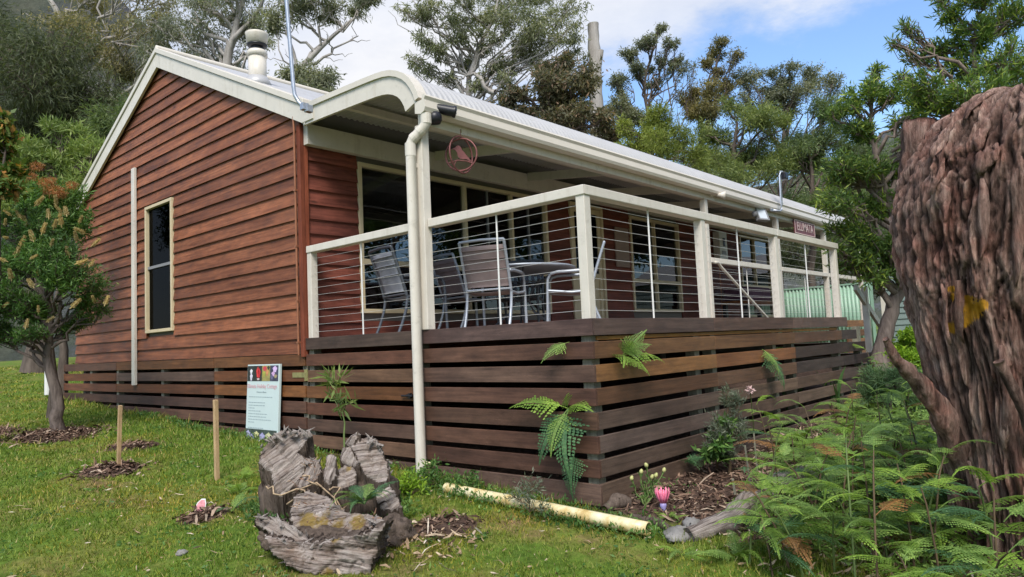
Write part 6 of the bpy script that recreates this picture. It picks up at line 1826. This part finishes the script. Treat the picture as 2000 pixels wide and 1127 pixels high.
# ------------------------------------------------------------------ fallen logs and stones by the bed
def log(pts, rads, label, seed, mat='weathered', name='fallen_log'):
    rg = np.random.default_rng(seed); b0 = np.array(pts[0])
    P = np.concatenate([np.linspace(pts[i], pts[i + 1], 16)[:-1] for i in range(len(pts) - 1)] + [np.array(pts[-1:])]) - b0
    r = np.interp(np.linspace(0, 1, len(P)), np.linspace(0, 1, len(rads)), rads)
    V, F = tube_np(P, r, 28)
    hh = np.array([mnoise.fractal(Vector((v[0] * 9, v[1] * 9, v[2] * 9 + seed)), .9, 2.1, 4) for v in V])
    cen = np.repeat(P, 28, 0); V = cen + (V - cen) * (1 + .28 * hh)[:, None]
    nV = len(V); V = np.concatenate([V, P[:1], P[-1:]])
    F = [tuple(f) for f in F] + [(k, (k + 1) % 28, nV) for k in range(28)] + [((len(P) - 1) * 28 + (k + 1) % 28, (len(P) - 1) * 28 + k, nV + 1) for k in range(28)]
    me = bpy.data.meshes.new(name); me.from_pydata([tuple(v) for v in V], [], F); me.materials.append(M[mat]); me.shade_smooth()
    sl_ = np.concatenate([np.repeat(np.linspace(0, 4, len(P)), 28), [0, 4]]); an = np.concatenate([np.tile(np.arange(28) * .9, len(P)), [0, 0]])
    a = me.attributes.new('grain', 'FLOAT_VECTOR', 'POINT'); a.data.foreach_set('vector', np.stack([sl_, np.sin(an * .25) * 9, np.cos(an * .25) * 9], 1).astype(np.float32).ravel())
    a = me.attributes.new('moss', 'FLOAT', 'POINT'); a.data.foreach_set('value', np.clip(hh, 0, 1).tolist() + [0, 0])
    o = link(name, me); o.location = b0; tag(o, label, 'log'); return o
def gp3(px, py, up): p = ground_at(px, py); p[2] += up; return p
log([gp3(1345, 1058, .03), gp3(1420, 1035, .05), gp3(1470, 1002, .06), gp3(1500, 985, .05)], [.05, .075, .085, .05], 'curved grey log edging the mulch bed beside the flat stone', 3)
log([gp3(1490, 985, .05), gp3(1535, 972, .10), gp3(1600, 948, .09), gp3(1680, 925, .06)], [.07, .10, .085, .06], 'pale fallen log lying among the ferns behind the curved log', 6)
log([gp3(1182, 1002, .02), gp3(1205, 992, .05), gp3(1232, 990, .03)], [.03, .055, .035], 'small brown log stub beside the deck corner', 8, 'rot', 'log_stub')
log([gp3(1235, 1012, .01), gp3(1290, 1030, .025), gp3(1330, 1055, .01)], [.02, .03, .02], 'thin dark branch along the bed edge behind the pipe end', 9, 'rot', 'branch')
for (px, py, r, lab, sd_) in ((1325, 1052, (.10, .09, .05), 'flat grey stone at the open end of the pipe', 1), (1352, 1030, (.06, .06, .045), 'small grey stone behind the flat stone', 2),
                         (355, 1083, (.035, .03, .022), 'lone tan pebble on the lawn left of the root log', 3), (1990, 1085, (.16, .1, .10), 'dark rounded stone at the foot of the bark stump', 4)):
    p = ground_at(px, py)
    o = blob(None, 'stone', p + np.array([0, 0, r[2] * .35]), r, M['rock'] if sd_ != 4 else M['rot'], p, sd_ + 10, .3, 20, 14); o.location = p; tag(o, lab, 'stone')

# yellowed pipe
pa, pb = ground_at(872, 962), ground_at(1268, 1052)
pa[2] += .03; pb[2] += .055
pp = thing('drain_pipe', 'long yellow stained white pipe lying on the grass in front of the deck', 'pipe', pa)
dv = pb - pa; L = np.linalg.norm(dv); dv = dv / L
V0, F0 = tube_np(np.linspace(0, 1, 12)[:, None] * (pb - pa), np.full(12, .044), 28)
V1, F1 = tube_np(np.linspace(0, 1, 12)[:, None] * (pb - pa), np.full(12, .039), 28)
Fr = np.array([(11 * 28 + k, 11 * 28 + (k + 1) % 28, 336 + 11 * 28 + (k + 1) % 28, 336 + 11 * 28 + k) for k in range(28)])
link('tube', np_mesh('tube', np.concatenate([V0, V1]), np.concatenate([F0, F1[:, ::-1] + 336, Fr]), M['pvc'], True), pp)

# stakes, canes and tags
def stake(px, py, top_px, top_py, w, label, mat='stake', name='stake', cat='stake'):
    p = ground_at(px, py); d = (ROT.T @ (p - CAM)); q = at(top_px, top_py, -d[2])
    b = p - np.array([0, 0, .05])
    t = MB().bar(b - p, q - p, w, w * .85, (1, 0, 0)).obj(name, M[mat], None, bevel=.002)
    t.location = p; tag(t, label, cat); return t
stake(231, 920, 235, 792, .036, 'pale timber stake standing in the bark mulch mound on the lawn')
stake(424, 938, 421, 781, .040, 'taller pinkish timber stake in front of the boards left of the welcome board')
stake(200, 920, 193, 866, .007, 'thin yellow cane beside the pale stake, taller of two', 'yellowrod', 'cane', 'cane')
stake(185, 920, 184, 893, .009, 'short brown cane left of the pale stake, shorter of two', 'stake', 'cane', 'cane')
stake(1470, 975, 1455, 870, .012, 'left one of two weathered canes beside the grey shrub', 'post_grey', 'cane', 'cane')
stake(1480, 925, 1472, 845, .012, 'right one of two weathered canes beside the grey shrub', 'post_grey', 'cane', 'cane')
stake(1438, 972, 1431, 935, .016, 'stubby cut cane in the mulch below the grey shrub', 'post_grey', 'cane', 'cane')
p = ground_at(392, 1005)
tg = thing('plant_tag', 'pink leaf shaped plant tag leaning in the grass', 'tag', p)
pts = [(0, -.062), (.026, -.04), (.036, -.005), (.03, .03), (.012, .062), (-.014, .055), (-.033, .02), (-.034, -.025), (-.018, -.052)]
o = MB().prism([(a, -.002, b) for a, b in pts], [(a, .002, b) for a, b in pts]).obj('label', M['white'], tg); o.location = (0, 0, .055); o.rotation_euler = (rad(-18), rad(18), rad(-42))
o2 = MB().prism([(a * .84, -.0038, b * .84) for a, b in pts], [(a * .84, -.0024, b * .84) for a, b in pts]).obj('print', paint('pink_print', (.62, .24, .27), .4, .5, 40, bumpy=0), tg); o2.location = (0, 0, .055); o2.rotation_euler = o.rotation_euler
MB().tube([(0, 0, -.04), (0, 0, .03)], .003, 6).obj('spike', M['white'], tg)
p = ground_at(1296, 998)
pr = thing('flower_ornament', 'pink plastic protea flower with orange centre on the mulch', 'ornament', p)
for ring_, (rr_, hh_, nn_, w_) in enumerate(((.052, .155, 9, .020), (.036, .14, 7, .018))):
    for k in range(nn_):
        a = k * 6.283 / nn_ + ring_ * .3; c, s = math.cos(a), math.sin(a)
        base_r = .018
        loop = lambda off: [((base_r + off) * c - w_ * .5 * s * -1 * q, (base_r + off) * s + w_ * .5 * c * -1 * q, .05) for q in (-1, 1)]
        A = [((r_ + o_) * c - q * w * s, (r_ + o_) * s + q * w * c, z_) for o_ in (0,) for (r_, z_, w) in ((.018, .045, .006), (rr_ * .8, .09, w_ * .55), (rr_, .125, w_ * .5), (rr_ * .95, hh_, .002)) for q in (-1, 1)]
        me = MB(); me.add(A, [(0, 1, 3, 2), (2, 3, 5, 4), (4, 5, 7, 6)]); ob = me.obj('petal', M['pink'], pr, True)
        sm2 = ob.modifiers.new('s', 'SOLIDIFY'); sm2.thickness = .004
MB().lathe([(.004, .05), (.024, .07), (.028, .095), (.018, .12), (.002, .13)], sides=16).obj('centre', M['orange'], pr, True)
MB().lathe([(.006, -.02), (.012, .0), (.024, .03), (.022, .055), (.008, .06)], sides=14).obj('calyx', M['violet'], pr, True)
p = at(1465, 762, 6.05)
fb = thing('pale_flower', 'single pale pink flower head standing before the front boards above the grey shrub', 'flower', ground_at(1475, 900))
b0 = np.array(fb.location)
MB().tube([(0, 0, 0), tuple((p - b0) * .5 + np.array([.02, 0, 0])), tuple(p - b0)], .0035, 5).obj('stem', M['green_stem'], fb, True)
qn = rng.normal(size=(70, 3)); V, F = leaves(rng, qn * .006 + (p - b0), qn * np.array([1, 1, .5]), .035, .012); link('petals', np_mesh('petals', V, F, paint('pale_petal', (.60, .42, .40), .6, .1, 20, bumpy=0)), fb)

# ------------------------------------------------------------------ fence and shed beyond the deck
fn = thing('steel_fence', 'pale green ribbed steel fence beyond the end of the verandah', 'fence', (15.0, 3.0, -.9))
mb = MB()
ys = np.arange(-1.1, 2.6, .05)
def fence_panel(y0, y1):
    ys = np.linspace(y0, y1, int((y1 - y0) / .045) * 2)
    xs = .018 * np.where((np.arange(len(ys)) // 2) % 2 == 0, 1, -1)
    V = [(x, y, .02) for x, y in zip(xs, ys)] + [(x, y, 1.86) for x, y in zip(xs, ys)]
    n = len(ys)
    o = link('fence_panel', np_mesh('fence_panel', V, [(i, i + 1, n + i + 1, n + i) for i in range(n - 1)], M['green_fence']), fn)
    m = o.modifiers.new('s', 'SOLIDIFY'); m.thickness = .004
for a in (-.95, .15, 1.25, 2.35):
    fence_panel(a + .03, a + 1.07)
    MB().box(-.03, .03, a - .03, a + .03, -.1, 1.9).obj('fence_post', M['green_fence'], fn)
MB().box(-.03, .03, -.95, 3.45, 1.86, 1.90).obj('fence_rail', M['green_fence'], fn)
MB().box(-.03, .03, -.95, 3.45, .0, .04).obj('fence_rail', M['green_fence'], fn)
sh = thing('green_shed', 'grey green weatherboard shed wall behind the leaning trunk', 'shed', (18.4, .0, -.9))
for k in range(16):
    z = -.05 + k * .17
    mb = MB(); mb.hexa([(-.04, -3.6, z), (.02, -3.6, z), (.02, 2.62, z), (-.04, 2.62, z)], [(-.008, -3.6, z + .185), (.02, -3.6, z + .185), (.02, 2.62, z + .185), (-.008, 2.62, z + .185)])
    mb.obj('weatherboard', M['shed_green'], sh)
MB().box(.02, 4, -3.6, 2.62, -.2, 2.66).obj('shell', M['shed_green'], sh)
MB().box(-.07, .05, 2.58, 2.70, -.2, 2.66).obj('corner_board', M['cream'], sh)
MB().prism([(-.2, -3.8, 2.66), (4.2, -3.8, 2.66), (2, -3.8, 3.5)], [(-.2, 2.8, 2.66), (4.2, 2.8, 2.66), (2, 2.8, 3.5)]).obj('roof', M['roof'], sh)

# ------------------------------------------------------------------ ground cover
def lawn():
    rg = np.random.default_rng(31)
    N = 620000
    r = np.exp(rg.uniform(math.log(2.3), math.log(26), N)); a = rg.uniform(-.95, .95, N) + math.atan2(Fv[1], Fv[0])
    x = CAM[0] + r * np.cos(a); y = CAM[1] + r * np.sin(a)
    b = bed(x, y)
    patch = .5 + .5 * np.sin(1.7 * x + 1.3 * np.sin(1.1 * y)) * np.cos(1.5 * y - .8 * np.sin(1.3 * x)) + rg.normal(0, .25, N)
    far_ok = ~((x > -.02) & (y > -.05) & (x < 14) & (y < 11.2))
    keep = (rg.random(N) > b * 1.25) & (patch > .05) & far_ok
    # never inside the stump, the house or the deck
    x, y, r, b = x[keep], y[keep], r[keep], b[keep]
    n = len(x)
    near_wall = np.exp(-np.abs(x + .12) / .13) * ((y > -.1) & (y < 12))
    pipe = np.exp(-(np.abs(np.cross(np.stack([x - pa[0], y - pa[1]], 1), dv[:2]) - .0) / .10) ** 2) * (x > -.6) * (x < .2) * (y < 1.4)
    tall = rg.gamma(2.2, .45, n)
    h = (.009 + .010 * tall) * (1 + 1.6 * near_wall + 1.2 * pipe) * (1 + .12 * (r - 3).clip(0, 6)) * (1 + .9 * (x > .2) * (y < -.9))
    w = .0026 * (1 + .28 * (r - 3).clip(0, 20))
    ang = rg.uniform(0, 6.283, n); lean = rg.uniform(.1, .95, n) * h
    z = gz(x, y) + pile_h(x, y) - .004
    la = rg.uniform(0, 6.283, n)
    B1 = np.stack([x - w * np.cos(ang), y - w * np.sin(ang), z], 1); B2 = np.stack([x + w * np.cos(ang), y + w * np.sin(ang), z], 1)
    T = np.stack([x + lean * np.cos(la), y + lean * np.sin(la), z + h], 1)
    V = np.stack([B1, B2, T], 1).reshape(-1, 3); F = np.arange(3 * n).reshape(-1, 3)
    o = link('grass', np_mesh('grass', V, F, M['grass'])); tag(o, kind='stuff')
lawn()
def scatter_chips(name, N, xy, size, mat, zoff, seed, flat=.5):
    rg = np.random.default_rng(seed)
    x, y = xy(rg, N); n = len(x)
    z = gz(x, y) + pile_h(x, y) + zoff + rg.random(n) * .012
    l = size[0] * rg.gamma(2.5, .4, n); w = size[1] * rg.uniform(.5, 1.4, n)
    a = rg.uniform(0, 6.283, n); D = np.stack([np.cos(a), np.sin(a), rg.normal(0, flat, n)], 1); D = unit(D)
    S = unit(np.cross(D, np.array([0, 0, 1.0]) + rg.normal(0, .45, (n, 3)))); U = np.cross(S, D)
    c = np.stack([x, y, z + np.abs(D[:, 2]) * l * .4], 1)
    curl = (rg.normal(0, .12, n) * l)[:, None]
    A = c - D * l[:, None] * .5; B = c + D * l[:, None] * .5
    V = np.stack([A - S * w[:, None] * .25, A + S * w[:, None] * .25, c + S * w[:, None] * .5 + U * curl, B + S * w[:, None] * .12, B - S * w[:, None] * .12, c - S * w[:, None] * .5 + U * curl], 1).reshape(-1, 3)
    k = np.arange(n)[:, None] * 6
    F = np.concatenate([k + np.array([[0, 1, 2, 5]]), k + np.array([[5, 2, 3, 4]])])
    tag(link(name, np_mesh(name, V, F, mat)), kind='stuff')
def in_bed(rg, N):
    x = rg.uniform(-.15, 5.5, N * 3); y = rg.uniform(-1.7, .05, N * 3)
    k = rg.random(N * 3) < bed(x, y) * np.exp(-np.clip(x - 1.6, 0, 9) / 2.0); return x[k][:N], y[k][:N]
def in_piles(rg, N):
    X, Y = [], []
    for (px, py, r, h) in PILES:
        m = int(N * r * r / sum(p[2] ** 2 for p in PILES) * (1.2 if h > .03 else .5))
        X.append(rg.normal(px, r * .45, m)); Y.append(rg.normal(py, r * .45, m))
    x, y = np.concatenate(X), np.concatenate(Y); k = x < -.08; return x[k], y[k]
scatter_chips('bark_mulch', 5200, in_bed, (.055, .016), M['chips'], .004, 1, .3)
scatter_chips('mulch_mounds', 3600, in_piles, (.055, .02), M['chips'], .0, 2, .35)
def on_lawn(rg, N):
    r = np.exp(rg.uniform(math.log(2.6), math.log(13), N)); a = rg.uniform(-.8, .8, N) + math.atan2(Fv[1], Fv[0])
    x = CAM[0] + r * np.cos(a); y = CAM[1] + r * np.sin(a); k = ~((x > -.05) & (y > -.05))
    d = .5 + .5 * np.sin(2.3 * x + 2 * y) * np.sin(1.9 * y - x)
    k &= rg.random(N) < .25 + .75 * d ** 2
    return x[k], y[k]
scatter_chips('leaf_litter', 4200, on_lawn, (.042, .011), M['litter'], .014, 4, .2)
def stump_litter(rg, N):
    x = rg.normal(-1.35, .22, N); y = rg.normal(.42, .18, N); k = (x < -.9); return x[k], y[k]
scatter_chips('leaf_litter', 160, stump_litter, (.05, .018), M['litter'], .02, 6, .5)
def bush_litter(rg, N):
    x = rg.normal(.5, .75, N); y = rg.normal(-1.95, .4, N); return x, y
scatter_chips('leaf_litter', 1600, bush_litter, (.06, .014), M['litter'], .01, 7, .4)
def weeds():
    rg = np.random.default_rng(44); P, D = [], []
    for k in range(230):
        r = math.exp(rg.uniform(math.log(2.8), math.log(11))); a = rg.uniform(-.75, .75) + math.atan2(Fv[1], Fv[0])
        x, y = CAM[0] + r * math.cos(a), CAM[1] + r * math.sin(a)
        if x > -.08 and y > -.08: continue
        n = rg.integers(10, 45); s = rg.uniform(.04, .14)
        X, Y = rg.normal(x, s, n), rg.normal(y, s, n)
        P.append(np.stack([X, Y, gz(X, Y) + rg.uniform(.004, .022, n)], 1)); d = rg.normal(size=(n, 3)); d[:, 2] = np.abs(d[:, 2]) * .45; D.append(d)
    for k in range(260):       # along the foot of the boards, the pipe and the stump
        u = rg.random()
        if k < 110: x, y = -.10 - rg.random() * .08, u * 8
        elif k < 190: x, y = pa[0] + dv[0] * L * u + rg.normal(0, .08), pa[1] + dv[1] * L * u + rg.normal(0, .08)
        else: a = u * 6.28; x, y = sb[0] + .15 + .55 * math.cos(a) * Rv[0] + .35 * math.sin(a) * Fv[0], sb[1] + .2 + .55 * math.cos(a) * Rv[1] + .35 * math.sin(a) * Fv[1]
        n = 22; X, Y = rg.normal(x, .05, n), rg.normal(y, .05, n)
        P.append(np.stack([X, Y, gz(X, Y) + rg.uniform(.005, .07, n)], 1)); d = rg.normal(size=(n, 3)); d[:, 2] = np.abs(d[:, 2]) + .3; D.append(d)
    P, D = np.concatenate(P), np.concatenate(D); n = len(P)
    V, F = leaves(rg, P, D, rg.uniform(.015, .05, n), rg.uniform(.008, .02, n))
    tag(link('weeds', np_mesh('weeds', V, F, BOTTLE)), kind='stuff')
weeds()

def undergrowth():
    rg = np.random.default_rng(61); P, D = [], []
    for k in range(420):
        x, y = rg.uniform(-.3, 5.5), rg.uniform(-2.5, -.75)
        if x < .4 and y > -1.25: continue
        n = rg.integers(24, 60); s = rg.uniform(.05, .12); hh = rg.uniform(.06, .26)
        X, Y = rg.normal(x, s, n), rg.normal(y, s, n)
        P.append(np.stack([X, Y, gz(X, Y) + rg.uniform(.0, 1, n) ** .7 * hh], 1))
        d = rg.normal(size=(n, 3)); d[:, 2] = np.abs(d[:, 2]) * .7; D.append(d)
    P, D = np.concatenate(P), np.concatenate(D); n = len(P)
    V, F = leaves(rg, P, D, rg.uniform(.025, .07, n), rg.uniform(.006, .02, n))
    tag(link('undergrowth', np_mesh('undergrowth', V, F, M['fern'])), kind='stuff')
undergrowth()
